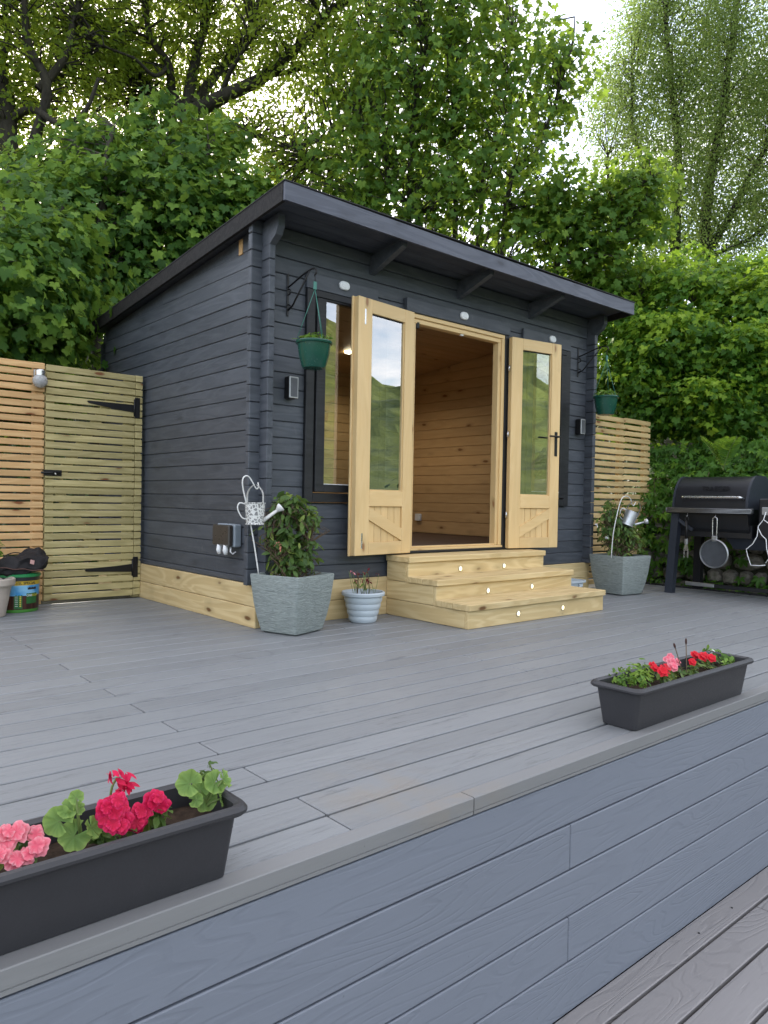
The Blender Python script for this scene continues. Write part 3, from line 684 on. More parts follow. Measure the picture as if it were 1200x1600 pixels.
# big oak behind the cabin, fanning limbs against the light
D_ = 11.
oak_stems = [([gz(285, D_), at(288, 420, D_), at(293, 250, D_), at(292, 172, D_)], .30, .24),
  ([at(296, 178, D_), at(345, 152, 10.8), at(405, 122, 10.6), at(452, 84, 10.4), at(505, 36, 10.2), at(575, -25, 10)], .20, .07),
  ([at(292, 175, D_), at(302, 110, D_), at(318, 50, 11.2), at(330, -40, 11.4)], .17, .06),
  ([at(288, 178, D_), at(272, 150, D_), at(262, 105, 10.8), at(236, 60, 10.6), at(225, -20, 10.4)], .15, .05),
  ([at(286, 180, D_), at(248, 150, 11.2), at(220, 120, 11.5), at(198, 80, 11.8), at(178, 30, 12), at(170, -40, 12)], .13, .05),
  ([at(300, 165, D_), at(335, 120, 11.3), at(372, 82, 11.6), at(398, 40, 12), at(410, -30, 12.3)], .14, .05),
  ([at(345, 150, 10.8), at(362, 108, 10.6), at(392, 62, 10.3)], .08, .03), ([at(410, 118, 10.6), at(470, 108, 10.5), at(540, 88, 10.3), at(590, 60, 10.2)], .07, .03),
  ([at(300, 190, D_), at(380, 200, 10.6), at(450, 232, 10.3), at(520, 210, 10), at(580, 180, 9.8)], .08, .03), ([at(455, 228, 10.3), at(500, 250, 10), at(560, 240, 9.9)], .04, .02),
  ([at(262, 105, 10.8), at(240, 120, 10.5), at(205, 90, 10.2), at(160, 70, 10)], .06, .02)]
oak_lobes = [lob(*a) for a in ((150, 40, 11, 1.2), (260, 30, 11, 1.1), (360, 20, 11.5, 1.1), (450, 20, 10.5, 1.0), (540, 60, 10.2, .9), (480, 140, 10.3, .8), (560, 180, 10, .8), (400, 240, 10.5, .8), (470, 260, 10.2, .7), (200, 130, 11.5, .9), (90, 110, 11.5, .9), (300, 90, 12, 1.), (590, 20, 10, .9), (350, -90, 11, 1.6), (180, -90, 11, 1.6), (520, -80, 10.4, 1.4), (420, 300, 10.4, .7), (510, 310, 10, .6), (110, 210, 11.5, .8), (330, 200, 11.8, .7))]
tree('oak_tree', 'large spreading oak with dark bare limbs above the cabin roof', oak_lobes, oak_stems, 1850, 22, .17, .65, .076, OAK, 'l_oak', 'bark', twf=.8, tw=.009, wob=.12, lr=.62, inner=.2, up=.5, outw=.2, rand=.9, tone=.4)
D_ = 10.
oak2 = [([gz(20, D_), at(18, 500, D_), at(14, 380, D_), at(22, 280, D_), at(14, 180, D_), at(-10, 90, D_)], .26, .14),
  ([at(20, 300, D_), at(60, 205, 9.8), at(70, 130, 9.7), at(40, 60, 9.6), at(30, -20, 9.5)], .12, .06), ([at(14, 190, D_), at(50, 170, 9.8), at(90, 195, 9.6), at(125, 175, 9.5), at(150, 120, 9.5)], .09, .03),
  ([at(60, 140, 9.7), at(100, 90, 9.8), at(118, 30, 10), at(130, -30, 10)], .09, .04), ([at(14, 190, D_), at(-5, 130, 10), at(12, 60, 10.2), at(5, 0, 10.4)], .1, .05)]
tree('oak_tree', 'dark leaning oak trunk at the left edge behind the leafy bush', [lob(*a) for a in ((20, 60, 10, 1.0), (-60, 120, 10, 1.1), (90, 20, 10, 1.), (-20, -60, 10, 1.3), (40, 200, 10.2, .6), (120, 150, 10.2, .6), (-80, 260, 10, .9))], oak2, 560, 22, .17, .65, .076, OAK, 'l_oak', 'bark', twf=.7, tw=.009, wob=.1, lr=.7, inner=.2, up=.5, outw=.2, rand=.9, tone=.4)
# sycamore thicket, left
syc_l = [lob(*a) for a in ((40, 510, 6.4, .45), (95, 500, 7.1, .40), (60, 430, 6.7, .6), (-40, 470, 6.2, .8), (150, 410, 8.0, .55), (230, 430, 8.1, .6), (230, 340, 8.1, .6), (150, 320, 7.9, .55), (300, 360, 8.2, .55), (260, 270, 8.3, .45), (330, 285, 8.4, .45), (175, 250, 8.3, .35), (70, 350, 7.4, .55), (370, 350, 8.4, .5), (300, 225, 8.6, .28), (0, 590, 6.7, .6), (75, 590, 6.8, .4), (430, 355, 8.6, .4), (110, 270, 8.6, .35), (215, 205, 8.7, .25), (20, 440, 6.3, .28), (90, 385, 6.9, .28), (200, 370, 7.7, .26), (290, 310, 7.9, .26), (350, 225, 8.7, .2), (135, 215, 8.8, .22), (50, 275, 8.6, .3), (400, 300, 8.4, .22), (250, 175, 8.8, .2), (310, 180, 8.8, .16))]
syc_s = [([gz(60, 7.2), at(70, 480, 7.1), at(90, 330, 7.3)], .07, .03), ([gz(150, 7.6), at(155, 420, 7.6), at(170, 260, 7.9), at(180, 200, 8)], .07, .02), ([gz(240, 8.4), at(245, 380, 8.3), at(255, 230, 8.3)], .06, .02), ([gz(320, 8.5), at(315, 360, 8.4), at(325, 230, 8.4)], .06, .02), ([gz(-20, 6.8), at(-20, 520, 6.6), at(-10, 420, 6.5)], .05, .02)]
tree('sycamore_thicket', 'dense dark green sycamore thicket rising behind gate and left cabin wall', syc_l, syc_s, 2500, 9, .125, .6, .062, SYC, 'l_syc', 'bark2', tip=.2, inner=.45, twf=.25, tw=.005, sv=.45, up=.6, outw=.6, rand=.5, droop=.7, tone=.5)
# young sycamores behind the roof
mp_l = [lob(*a) for a in ((640, 70, 9.2, .8), (610, 170, 9.2, .75), (700, 150, 9.2, .75), (640, 260, 9.2, .8), (720, 260, 9.2, .75), (770, 90, 9.2, .65), (790, 190, 9.2, .7), (860, 140, 9, .5), (880, 90, 9, .35), (800, 290, 9, .7), (700, 350, 9, .7), (600, 330, 9.2, .7), (540, 280, 9.6, .7), (700, -20, 9.2, .9), (820, 370, 8.8, .5), (560, 130, 9.8, .6), (780, 20, 9.3, .35), (840, 40, 9.2, .3), (550, 370, 9.2, .6))]
mp_s = [([gz(640, 9.3), at(640, 300, 9.2), at(655, 120, 9.2), at(670, 0, 9.2)], .05, .015), ([gz(705, 9.3), at(712, 300, 9.2), at(706, 150, 9.2), at(700, 10, 9.2)], .05, .012), ([gz(770, 9.2), at(790, 330, 9.1), at(840, 230, 9.1), at(890, 90, 9), at(898, 20, 9)], .05, .006), ([gz(735, 9.2), at(750, 320, 9.1), at(790, 200, 9.1), at(800, 60, 9.2)], .04, .01), ([gz(590, 9.4), at(580, 320, 9.3), at(560, 180, 9.6)], .05, .015), ([gz(680, 9), at(660, 380, 9), at(610, 300, 9.1), at(600, 200, 9.2)], .04, .012)]
tree('young_sycamore', 'tall thin-stemmed young sycamores showing bright sky between leaves above roof', mp_l, mp_s, 1900, 7, .15, .7, .062, MAP, 'l_map', 'bark2', inner=.15, twf=.6, tw=.006, sv=.45, up=.5, outw=.4, rand=.6, droop=.6, tone=.42)
ap_l = [lob(*a) for a in ((930, 350, 8.9, .42), (990, 300, 8.9, .38), (880, 390, 9, .45), (1005, 345, 8.8, .35), (950, 420, 8.9, .42), (900, 300, 9, .35), (1030, 270, 8.9, .16), (850, 330, 9.1, .4))]
ap_s = [([gz(860, 9.2), at(870, 420, 9.1), at(930, 350, 9), at(1030, 265, 8.9)], .05, .01), ([at(880, 410, 9), at(920, 400, 8.9), at(985, 330, 8.8)], .03, .008), ([at(870, 420, 9.1), at(850, 340, 9.1), at(880, 290, 9)], .03, .008)]
tree('maple_tree', 'leafy maple branch reaching out to the right above the roof corner', ap_l, ap_s, 470, 9, .13, .6, .056, SYC, 'l_map', 'bark2', inner=.3, twf=.5, tw=.006, up=.6, outw=.5, rand=.45, droop=.6, tone=.35)
# birch, far right
D_ = 14.
bi_l = [lob(*a, 1.25) for a in ((990, 110, 14, .85), (960, 190, 13.7, .7), (1060, 60, 14, 1.1), (1130, 130, 14, 1.2), (1190, 60, 14.4, 1.2), (1060, 200, 14, 1.1), (1000, 290, 14, .9), (1120, 270, 14, 1.15), (1200, 220, 14.2, 1.2), (1060, 370, 14, .9), (1150, 370, 14, .9), (1240, 330, 14, 1.), (980, 380, 14, .8), (1100, -30, 14, 1.), (1010, 20, 14, .55), (1270, 120, 14, 1.3))]
bi_s = [([gz(1050, D_), at(1055, 400, D_), at(1060, 250, D_), at(1050, 120, D_), at(1040, 10, D_)], .11, .03), ([gz(1095, D_), at(1100, 380, D_), at(1115, 250, D_), at(1140, 100, D_), at(1150, 0, D_)], .12, .03), ([at(1100, 400, D_), at(1150, 320, D_), at(1200, 210, D_), at(1230, 100, D_)], .08, .02), ([at(1055, 390, D_), at(1020, 320, D_), at(990, 200, D_), at(985, 100, D_)], .07, .02), ([at(1100, 400, D_), at(1160, 380, D_), at(1210, 340, D_)], .05, .02), ([gz(960, D_), at(962, 380, D_), at(950, 240, 13.8)], .07, .02)]
tree('birch_tree', 'tall pale green birch with fine drooping foliage at the upper right', bi_l, bi_s, 2900, 44, .13, 1.7, .048, RHO, 'l_bir', 'bark', lr=1.15, inner=.1, twf=.3, tw=.006, sag=.25, wob=.1, up=.2, outw=.2, rand=.9, droop=1.2, tone=.3)
# bright shrubs on the right bank
sh_l = [lob(*a, .85) for a in ((960, 505, 9, .42), (925, 455, 9.3, .36), (1005, 455, 9.2, .36), (1075, 475, 8.8, .5), (1040, 425, 9.4, .25), (1165, 500, 8.5, .5), (1120, 440, 9, .28), (1235, 480, 8.4, .6), (1190, 430, 8.9, .26), (975, 575, 8.8, .42), (1045, 550, 8.5, .5), (1130, 575, 8.3, .5), (1210, 590, 8.0, .55), (1000, 645, 8.7, .38), (1070, 635, 8.4, .42), (1150, 650, 8.0, .42), (955, 615, 9.1, .38), (895, 440, 9.6, .26), (1090, 520, 8.1, .22), (1010, 520, 8.4, .22), (1170, 540, 7.8, .24), (960, 425, 9.6, .2), (1080, 410, 9.6, .2), (1000, 590, 8.3, .2), (1110, 620, 7.8, .22))]
sh_s = [([gz(1000, 9), at(1005, 600, 9), at(1000, 470, 9)], .04, .012), ([gz(1090, 8.8), at(1085, 580, 8.8), at(1080, 450, 8.8)], .04, .012), ([gz(1170, 8.6), at(1160, 600, 8.5), at(1165, 470, 8.5)], .04, .012)]
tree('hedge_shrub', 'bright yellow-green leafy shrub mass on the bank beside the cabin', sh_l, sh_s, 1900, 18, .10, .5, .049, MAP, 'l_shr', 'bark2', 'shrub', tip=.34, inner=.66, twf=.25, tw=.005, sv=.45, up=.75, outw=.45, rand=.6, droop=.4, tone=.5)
# creeper over the stone wall
t = thing('wall_creeper', 'five-fingered climbing creeper hanging over the stone wall behind the grill', 'creeper', (5.1, -.6, .7))
n = 2100; yy_ = rng.uniform(-2.6, .35, n); s_ = rng.random(n)
zz_ = np.where(s_ < .72, .72+rng.random(n)*.75, .16+rng.random(n)*.6); keep = (zz_ > .72) | (rng.random(n) < np.clip((yy_+.75)*1.4, .04, 1)); yy_, zz_ = yy_[keep], zz_[keep]; n = len(yy_)
bulge = .16+.22*np.array([mnoise.noise((a*1.6, b*2., 4.)) for a, b in zip(yy_, zz_)])
xx_ = np.where(zz_ > .8, 5.05-.10+(zz_-.8)*.75-bulge*.6, 4.93-bulge*.5)+rng.normal(size=n)*.05
P = np.stack([xx_, yy_, zz_], 1); C_, D2 = P, np.tile(np.array([[-.9, -.15, .1]]), (n, 1))
A = spread(C_, D2, 2, .05, 1., .105, sv=.4, up=.5, outw=.6, rand=.45, droop=.8, tone=.45); put('leaves', leaf_mesh('leaves', CRE, *A), 'l_cre', t)
bm = bmesh.new()
for k in range(26):
    a = Vector((5.0, random.uniform(-2.4, .2), random.uniform(.7, 1.2))); pts = [a]
    for j in range(5): a = a+Vector((random.uniform(-.05, .02), random.uniform(-.15, .15), random.uniform(-.16, .05))); pts.append(a)
    tubes(bm, pts, .004, 4, False)
put('stems', from_bm('stems', bm), 'twig', t)['kind'] = 'stuff'
# fern growing out of the bank
fr = thing('fern', 'feathery light green fern among the creeper above the grill', 'fern', at(1130, 735, 6.95))
base = at(1130, 735, 6.95)
for k in range(7):
    ang = R(-100+k*34+random.uniform(-8, 8)); L_ = random.uniform(.30, .42); Pn, Nn, Tn, Sn = [], [], [], []
    dirv = Vector((-.30+.20*math.cos(ang), .50*math.sin(ang), 0)); pts = []
    for j in range(17):
        u = j/16; p = base+dirv*L_*u*.9+Vector((0, 0, L_*(1.35*u-.55*u*u))); pts.append(p)
        if j > 1:
            tg = (pts[-1]-pts[-2]).normalized(); sd = tg.cross(Vector((0, 0, 1))).normalized()
            for s in (-1, 1):
                ln = .10*math.sin(math.pi*min(1, (1-u)*.8+.15)); Pn.append(p+sd*s*ln*.5); Nn.append(tg.cross(sd)*1.+Vector((0, 0, .3))); Tn.append(sd*s+tg*.35); Sn.append(ln)
    bm = bmesh.new(); tubes(bm, pts, .0025, 4, False); fo = put('frond', from_bm('frond', bm), 'stem', fr)
    put('leaflets', leaf_mesh('leaflets', NAR, np.array([tuple(a) for a in Pn]), np.array([tuple(a) for a in Nn]), np.array([tuple(a) for a in Tn]), np.array(Sn), rng.random(len(Pn))), 'l_shr', fo)
# ivy and brambles cloaking the bank
n = 15000; xs_ = rng.uniform(-6, 14, n); ys_ = rng.uniform(-3, 13, n); kp = ((ys_ > 2.95) | (xs_ > 5.08)) & ~((ys_ > 1.8) & (ys_ < 2.95) & (xs_ < 5)); xs_, ys_ = xs_[kp], ys_[kp]
hz = np.array([hill_h(float(a), float(b)) for a, b in zip(xs_, ys_)]); P = np.stack([xs_, ys_, hz+.05+rng.random(len(xs_))*.25], 1)
A = spread(P, np.tile(np.array([[-.3, -.6, .3]]), (len(P), 1)), 3, .10, .7, .10, up=.6, outw=.5, rand=.5, tone=.3)
tag(put('undergrowth', leaf_mesh('undergrowth', OAK, *A), 'l_ivy'), 'dark ivy and bramble ground cover on the bank behind the cabin', 'undergrowth', None, 'stuff')
# dark woodland filling the background above the bank
def wood_mass():
    pts = [lob(*a) for a in ((-100, 470, 15, 1.8), (60, 480, 15, 1.4), (200, 490, 15, 1.2), (420, 480, 14, 1.0), (560, 480, 14, .9), (700, 490, 14, .9), (860, 490, 14, .9), (1000, 500, 15, 1.0), (1150, 490, 16, 1.0), (1300, 480, 15, 1.3), (1000, 580, 13, 1.1), (1150, 580, 13, 1.1))]
    C, D = clumps(pts, 1500, .3); A = spread(C, D, 14, .22, .8, .13, up=.5, outw=.4, rand=.7, tone=.3)
    tag(put('woodland', leaf_mesh('woodland', OAK, *A), 'l_oak'), 'dim mass of far woodland leaves behind the nearer trees', 'woodland', None, 'stuff')
wood_mass()

# ------------------------------------------------------------------ fences and gate
def slat_panel(t, x0, x1, yf, ztop, n, pitch, h, m, par=None, th=.02, gapnoise=.002, zmin=.012):
    for i in range(n):
        z = ztop-h/2-i*pitch
        if z-h/2 < zmin-.02: break
        dz = random.uniform(-1, 1)*gapnoise
        bar('slat', (x0, yf+th/2, z+dz+random.uniform(-1, 1)*gapnoise), (x1, yf+th/2, z+dz+random.uniform(-1, 1)*gapnoise), th, h, m, t, .003)
PT = .0573
fe = thing('slatted_fence', 'orange-brown horizontal slat fence left of the pale gate', 'fence', (-2.0, 1.82, 0))
slat_panel(fe, -3.6, -.752, 1.79, 1.797, 32, PT, .044, 'fence')
for x in (-.79, -1.9, -3.0):
    put('post', box(1.8, .05, .07, .003, 'fpost'), 'fence', fe, (x, 1.836, .9), (0, -math.pi/2, 0))
ga = thing('slatted_gate', 'pale green-tinged slatted timber gate with black strap hinges', 'gate', (-.37, 1.82, 0))
slat_panel(ga, -.742, -.062, 1.79, 1.790, 32, PT, .046, 'gate')
for x in (-.71, -.11): put('stile', box(1.76, .03, .07, .003, 'gst'), 'gate', ga, (x, 1.826, .90), (0, -math.pi/2, 0))
def diag(a, b): bar('brace', (a[0], 1.826, a[1]), (b[0], 1.826, b[1]), .03, .07, 'gate', ga)
diag((-.64, .95), (-.17, 1.70)); diag((-.64, .85), (-.17, .12)); bar('rail', (-.67, 1.826, .9), (-.15, 1.826, .9), .03, .07, 'gate', ga)
gp = thing('gate_post', 'narrow slatted hinge post between the pale gate and cabin wall', 'post', (-.03, 1.82, 0))
slat_panel(gp, -.059, -.002, 1.789, 1.792, 32, PT, .048, 'gate')
put('post', box(1.79, .05, .055, .003, 'gpost'), 'gate', gp, (-.03, 1.836, .9), (0, -math.pi/2, 0))
for z in (1.523, .243):
    prof = [(-.445, z+.026), (-.43, z+.030), (-.075, z+.030), (-.075, z-.030), (-.20, z-.020), (-.43, z+.012)] if z > 1 else [(-.445, z), (-.435, z+.010), (-.20, z+.022), (-.075, z+.034), (-.075, z-.030), (-.435, z-.012)]
    hg = put('strap_hinge', loft([[(x, y_, zz_) for x, zz_ in prof] for y_ in (1.7885, 1.782)]), 'black', ga)
    put('hinge_plate', box(.042, .006, .165, .003, 'hp'), 'black', hg, (-.047, 1.784, z+.008))
    tube('knuckle', [(-.072, 1.780, z-.06), (-.072, 1.780, z+.075)], .007, 'black', hg)
lt = put('latch', box(.13, .006, .045, .003, 'lt'), 'black', ga, (-.69, 1.785, .985))
tube('bolt', [(-.775, 1.774, .985), (-.64, 1.774, .985)], .008, 'black', lt); tube('knob', [(-.68, 1.774, .985), (-.68, 1.745, .975)], .006, 'steel', lt)
fr_ = thing('slatted_fence', 'pale yellow slat fence panel between the cabin and the creeper', 'fence', (4.3, .17, 0))
slat_panel(fr_, 3.70, 4.46, .15, 1.716, 27, .0655, .046, 'fence_r', gapnoise=.002)
slat_panel(fr_, 4.463, 4.96, .151, 1.722, 27, .0655, .046, 'fence_r', gapnoise=.002)
for x in (3.78, 4.43, 4.92): put('post', box(1.70, .045, .075, .003, 'frp'), 'fence_r', fr_, (x, .195, .86), (0, -math.pi/2, 0))

# globe lamp on the fence
g = at(61, 590, 5.48); g = Vector((-.797, 1.745, 1.655))
t = thing('globe_lamp', 'clear crackle-glass globe lamp with steel cap at the gate top', 'lamp', (g.x, g.y, g.z-.06))
q = NT('crackle_glass'); q.base((.92, .93, .93)); q.rough(.05); q.b.inputs['Transmission Weight'].default_value = .6; q.b.inputs['IOR'].default_value = 1.3; n_ = q.n('TexVoronoi', feature='DISTANCE_TO_EDGE'); n_.inputs['Scale'].default_value = 34; q.l(q.coord((1, 1, 1), False), n_.inputs['Vector']); q.bump(q.rng(n_.outputs['Distance'], 0, .1), .5, .004); M['crackle'] = q.m
put('globe', lathe([(.005, -.052)]+[(.052*math.cos(a), .052*math.sin(a)) for a in np.linspace(-1.4, 1.05, 14)], 28), 'crackle', t, g)
put('cap', lathe([(.036, .040), (.036, .075), (.030, .082), (.006, .084)], 24), 'steel', t, g)
put('core', lathe([(.012, -.02), (.016, 0), (.016, .04)], 14), 'whiteplas', t, g)
put('wall_plate', box(.07, .03, .05, .004, 'wp'), 'dull', t, (g.x, g.y+.04, g.z+.06))

# ------------------------------------------------------------------ fittings on the cabin
def stadium(hx, hz, n=10):
    o = []
    for s, a0 in ((1, -90), (-1, 90)):
        for k in range(n): a = R(a0+180*k/(n-1)); o.append((s*(hx-hz)+hz*math.cos(a), hz*math.sin(a)))
    return o
for x, yf, lb in ((.661, .004, 'white oval light fitting above the left window'), (1.836, -.012, 'white oval light fitting above the open doorway'), (2.995, .004, 'white oval light fitting above the right window')):
    S_ = stadium(.043, .029); me = loft([[(a, -.000, b) for a, b in S_], [(a, -.012, b) for a, b in S_], [(a*.86, -.017, b*.82) for a, b in S_]])
    o = put('oval_light', me, 'whiteplas', None, (x, yf-.0005, 2.283)); tag(o, lb, 'light', 'oval lights over the openings')
    S2 = stadium(.026, .015); put('lens', loft([[(a, -.0172, b) for a, b in S2], [(a*.9, -.0195, b*.9) for a, b in S2]]), 'whiteplas', o, (x, yf-.0005, 2.283))
for x, lb in ((.240, 'small dark rectangular wall speaker left of the left window'), (3.435, 'small dark rectangular wall speaker right of the right window')):
    t = thing('wall_speaker', lb, 'speaker', (x, .03, 1.54), 0, 'wall speakers beside the windows')
    put('casing', box(.070, .06, .142, .006, 'ws'), 'black', t, (x, -.006, 1.54)); put('bezel', box(.068, .006, .140, .003, 'wsb'), 'dull', t, (x, -.038, 1.54)); put('grille', box(.054, .006, .122, .002, 'wsg'), plain('speaker_cloth', (.10, .105, .115), .8), t, (x, -.0395, 1.54)); put('mount', box(.03, .03, .06, .003, 'wsm'), 'black', t, (x, .02, 1.54))
t = thing('outdoor_socket', 'grey weatherproof double socket with brown flap on the left wall', 'socket', (.02, .34, .58))
put('back_box', box(.055, .24, .15, .008, 'ob'), plain('socket_grey', (.25, .29, .33), .5), t, (.0, .345, .575)); put('flap', box(.035, .225, .138, .008, 'of'), plain('socket_flap', (.045, .040, .037), .3), t, (-.045, .35, .575))
for y_ in (.30, .385):
    tube('plug', [(-.045, y_, .52), (-.05, y_, .475), (-.045, y_, .45)], [.016, .019, .012], 'whiteplas', t, 10)
tube('cable', [(-.03, .265, .50), (-.035, .26, .47), (-.02, .255, .455), (0., .25, .47)], .005, 'whiteplas', t, 6)

# hanging brackets and baskets
def bracket(x, lb):
    t = thing('basket_bracket', lb, 'bracket', (x, .02, 2.0), 0, 'wrought iron basket brackets')
    put('back_plate', box(.016, .006, .275, .002, 'bp'), 'black', t, (x, .024, 2.142))
    tube('arm', bez([(x, .02, 2.19), (x, -.04, 2.205), (x, -.15, 2.235), (x, -.25, 2.25), (x, -.285, 2.235), (x, -.29, 2.215), (x, -.275, 2.205)], 5), .006, 'black', t)
    tube('strut', [(x, .018, 2.045), (x, -.03, 2.06), (x, -.22, 2.245)], .006, 'black', t)
    for zc in (2.165, 2.065): tube('scroll', [(x, .018-.03*math.sin(a)*(1-a/9), zc+.022*math.cos(a)*(1-a/9)-.01) for a in np.linspace(0, 4.6, 14)], .0045, 'black', t)
def basket(x, y_, lb):
    zr, zb = 1.795, 1.628
    t = thing('hanging_basket', lb, 'hanging basket', (x, y_, zb), 0, 'green hanging baskets')
    put('bowl', lathe([(r_*.79, z_) for r_, z_ in ((.07, 0), (.088, .004), (.098, .02), (.118, .08), (.130, .150), (.142, .152), (.145, .162), (.141, .169), (.127, .167), (.118, .12), (.08, .10))], 40), 'green', t, (x, y_, zb))
    put('soil', lathe([(.096, 0), (.06, .012), (.001, .016)], 24), 'soil', t, (x, y_, zb+.145))
    top = Vector((x, y_, 2.19))
    put('swivel', box(.022, .012, .05, .003, 'sw'), 'wiregreen', t, (x, y_, 2.14)); tube('hook', [(x, y_, 2.16), (x, y_, 2.195), (x, y_+.012, 2.205)], .003, 'black', t, 6)
    for k in range(3):
        a = R(20+120*k); tube('wire', [(x, y_, 2.12), (x+.112*math.cos(a), y_+.112*math.sin(a), zr)], .0022, 'wiregreen', t, 5)
    C = np.array([[x+.07*math.cos(a)*r, y_+.07*math.sin(a)*r, zr+.012+.02*random.random()] for a, r in ((random.uniform(0, 6.3), random.random()**.5*1.2) for _ in range(34))])
    p = thing('basket_plant', lb.replace('dark green plastic hanging basket', 'small yellowish leafy plant in the hanging basket'), 'plant', (x, y_, zr-.02), 0, 'plants in the hanging baskets')
    A = spread(C, norm(C-np.array([x, y_, zr-.1])), 4, .016, .7, .038, up=.5, rand=.6, tone=.4); put('leaves', leaf_mesh('leaves', ELL, *A), 'l_bed', p)
bracket(.223, 'black wrought bracket left of the left window'); bracket(3.425, 'black wrought bracket right of the right window')
basket(.228, -.272, 'dark green plastic hanging basket by the left window'); basket(3.435, -.272, 'dark green plastic hanging basket at the right cabin corner')

# ------------------------------------------------------------------ planters, pots
def stone_planter(c, rz, lb, S=1.):
    t = thing('stone_planter', lb, 'planter', (c[0], c[1], 0), R(rz), 'square stone-effect planters')
    prof = [(.128, 0), (.150, .012), (.172, .10), (.188, .19), (.199, .29), (.205, .352), (.203, .360), (.190, .360), (.185, .350), (.180, .30)]
    rings = [[(x*S, y_*S, z) for x, y_, z in rrect(h, h, .016, z, 4)] for h, z in prof]
    put('body', loft(rings, True, True), 'stoneplanter', t, (0, 0, 0), local=True)
    put('soil', loft([rrect(.178*S, .178*S, .01, .305, 3), rrect(.10*S, .10*S, .01, .318, 3)]), 'soil', t, (0, 0, 0), local=True); return t
PL, PR = (.143, -.205), (3.72, -.275)
stone_planter(PL, 18, 'grey ridged square planter at the left cabin corner', .92); stone_planter(PR, -6, 'grey ridged square planter at the right cabin corner', .97)
def shrub(loc, lb, pts, n, per, size, crad, stems):
    t = thing('potted_shrub', lb, 'shrub', loc)
    bm = bmesh.new(); sk = []
    for s in stems: limb(bm, s, .009, .004, 6, .03, sk)
    C, D = clumps(pts, n, .35); twigs(bm, sk, C, .0028, .1)
    put('stems', from_bm('stems', bm, True), 'twig', t)['kind'] = 'stuff'
    A = spread(C, D, per, crad, .9, size, up=.4, outw=.6, rand=.6, droop=.7, tone=.45); put('leaves', leaf_mesh('leaves', ELL, *A), 'l_cam', t); return t
x, y_ = PL
v_ = lambda a, b, c: (np.array((x+a, y_+b, c)), .085)
ring = [(-.01+.085*math.cos(a)*.95, -.085*.65*math.cos(a), .60+.16*math.sin(a)) for a in np.linspace(-2.3, 3.6, 13)]
s1 = shrub((x, y_, .32), 'camellia-like shrub trained into a ring in the left planter', [(np.array((x+a+.0, y_+b+.02, c)), .066) for a, b, c in ring]+[v_(.0, 0, .48), v_(-.03, .01, .41), v_(.04, -.01, .44), v_(-.05, .02, .56), v_(.06, -.03, .70), v_(-.01, 0, .74)], 230, 5, .058, .028,
  [[(x+.03, y_, .31), (x+.06, y_-.02, .42), (x+.10, y_-.06, .58), (x+.06, y_-.04, .72)], [(x-.03, y_, .31), (x-.06, y_+.03, .42), (x-.11, y_+.06, .58), (x-.05, y_+.03, .72)], [(x, y_, .31), (x, y_, .5)]])
b_ = ony(437, 853, -.25); put('faded_bloom', leaf_mesh('bloom', ELL, *spread(np.array([tuple(b_)]), np.array([[-.5, -.8, .2]]), 9, .010, 1, .03)), plain('faded_petal', (.42, .16, .11), .7), s1)
x, y_ = PR
s2 = shrub((x, y_, .32), 'loose open leafy shrub with small white flowers in the right planter', [(np.array((x+a, y_+b, c)), r) for a, b, c, r in ((-.05, .03, .46, .09), (-.10, .05, .60, .11), (-.03, .02, .70, .10), (.06, -.02, .54, .11), (.16, -.05, .50, .08), (-.16, .08, .70, .07), (.05, 0, .42, .09), (-.09, .05, .78, .06))], 150, 6, .055, .03,
  [[(x-.03, y_, .31), (x-.07, y_+.03, .5), (x-.11, y_+.05, .76)], [(x+.03, y_, .31), (x+.05, y_, .45), (x+.16, y_-.05, .56)], [(x, y_, .31), (x, y_, .5), (x-.02, y_, .72)]])
for px, py in ((932, 820), (948, 838)): put('flower', leaf_mesh('fl', ELL, *spread(np.array([tuple(ony(px, py, y_-.06))]), np.array([[-.5, -.8, .2]]), 7, .009, 1, .03)), 'f_white', s2)

def watering_can(base, hookpts, can, rz, lb, lb2, m, mb, tilt=0., sc=1.):
    st_ = tag(tube('shepherd_hook', hookpts, .0042, m if m == 'white' else 'white', None, 8), lb2, 'hook stake', 'shepherd hooks in the planters')
    t = thing('watering_can', lb, 'watering can', can, 0, 'small watering cans on hooks'); mw0 = TR(can, (0, tilt, rz))
    mw0 = mw0 @ Matrix.Scale(sc, 4)
    put('body', lathe([(.046, 0), (.050, .002), (.050, .006), (.046, .010), (.053, .112), (.056, .114), (.056, .119), (.051, .119), (.050, .108), (.045, .02)], 30), mb, t, mw=mw0)
    tb = lambda nm, pts, r: tube(nm, [mw0 @ Vector(p) for p in pts], r, m, t, 8)
    hw = bez([(0, -.052, .112), (0, -.05, .17), (0, -.022, .205), (0, 0, .213), (0, .022, .205), (0, .05, .17), (0, .052, .112)], 4)
    bm = bmesh.new(); pr = None
    for p in hw:
        rz_ = Matrix.Rotation(R(42), 3, 'Z'); p = rz_ @ Vector(p); nr = rz_ @ Vector((1, 0, 0)); a, b = bm.verts.new(mw0 @ (p+nr*.007)), bm.verts.new(mw0 @ (p-nr*.007))
        if pr: bm.faces.new((pr[0], a, b, pr[1]))
        pr = (a, b)
    r_ = bmesh.ops.solidify(bm, geom=bm.faces[:], thickness=.002); put('handle', from_bm('handle', bm), m, t)
    tb('back_handle', bez([(-.05, 0, .108), (-.082, 0, .115), (-.092, 0, .085), (-.07, 0, .04), (-.047, 0, .03)], 4), .004)
    tb('spout', [(.044, 0, .022), (.075, 0, .045), (.125, 0, .082)], [.013, .011, .009])
    tb('rose', [(.118, 0, .077), (.135, 0, .092), (.142, 0, .098)], [.010, .026, .027]); return t
yh = -.20
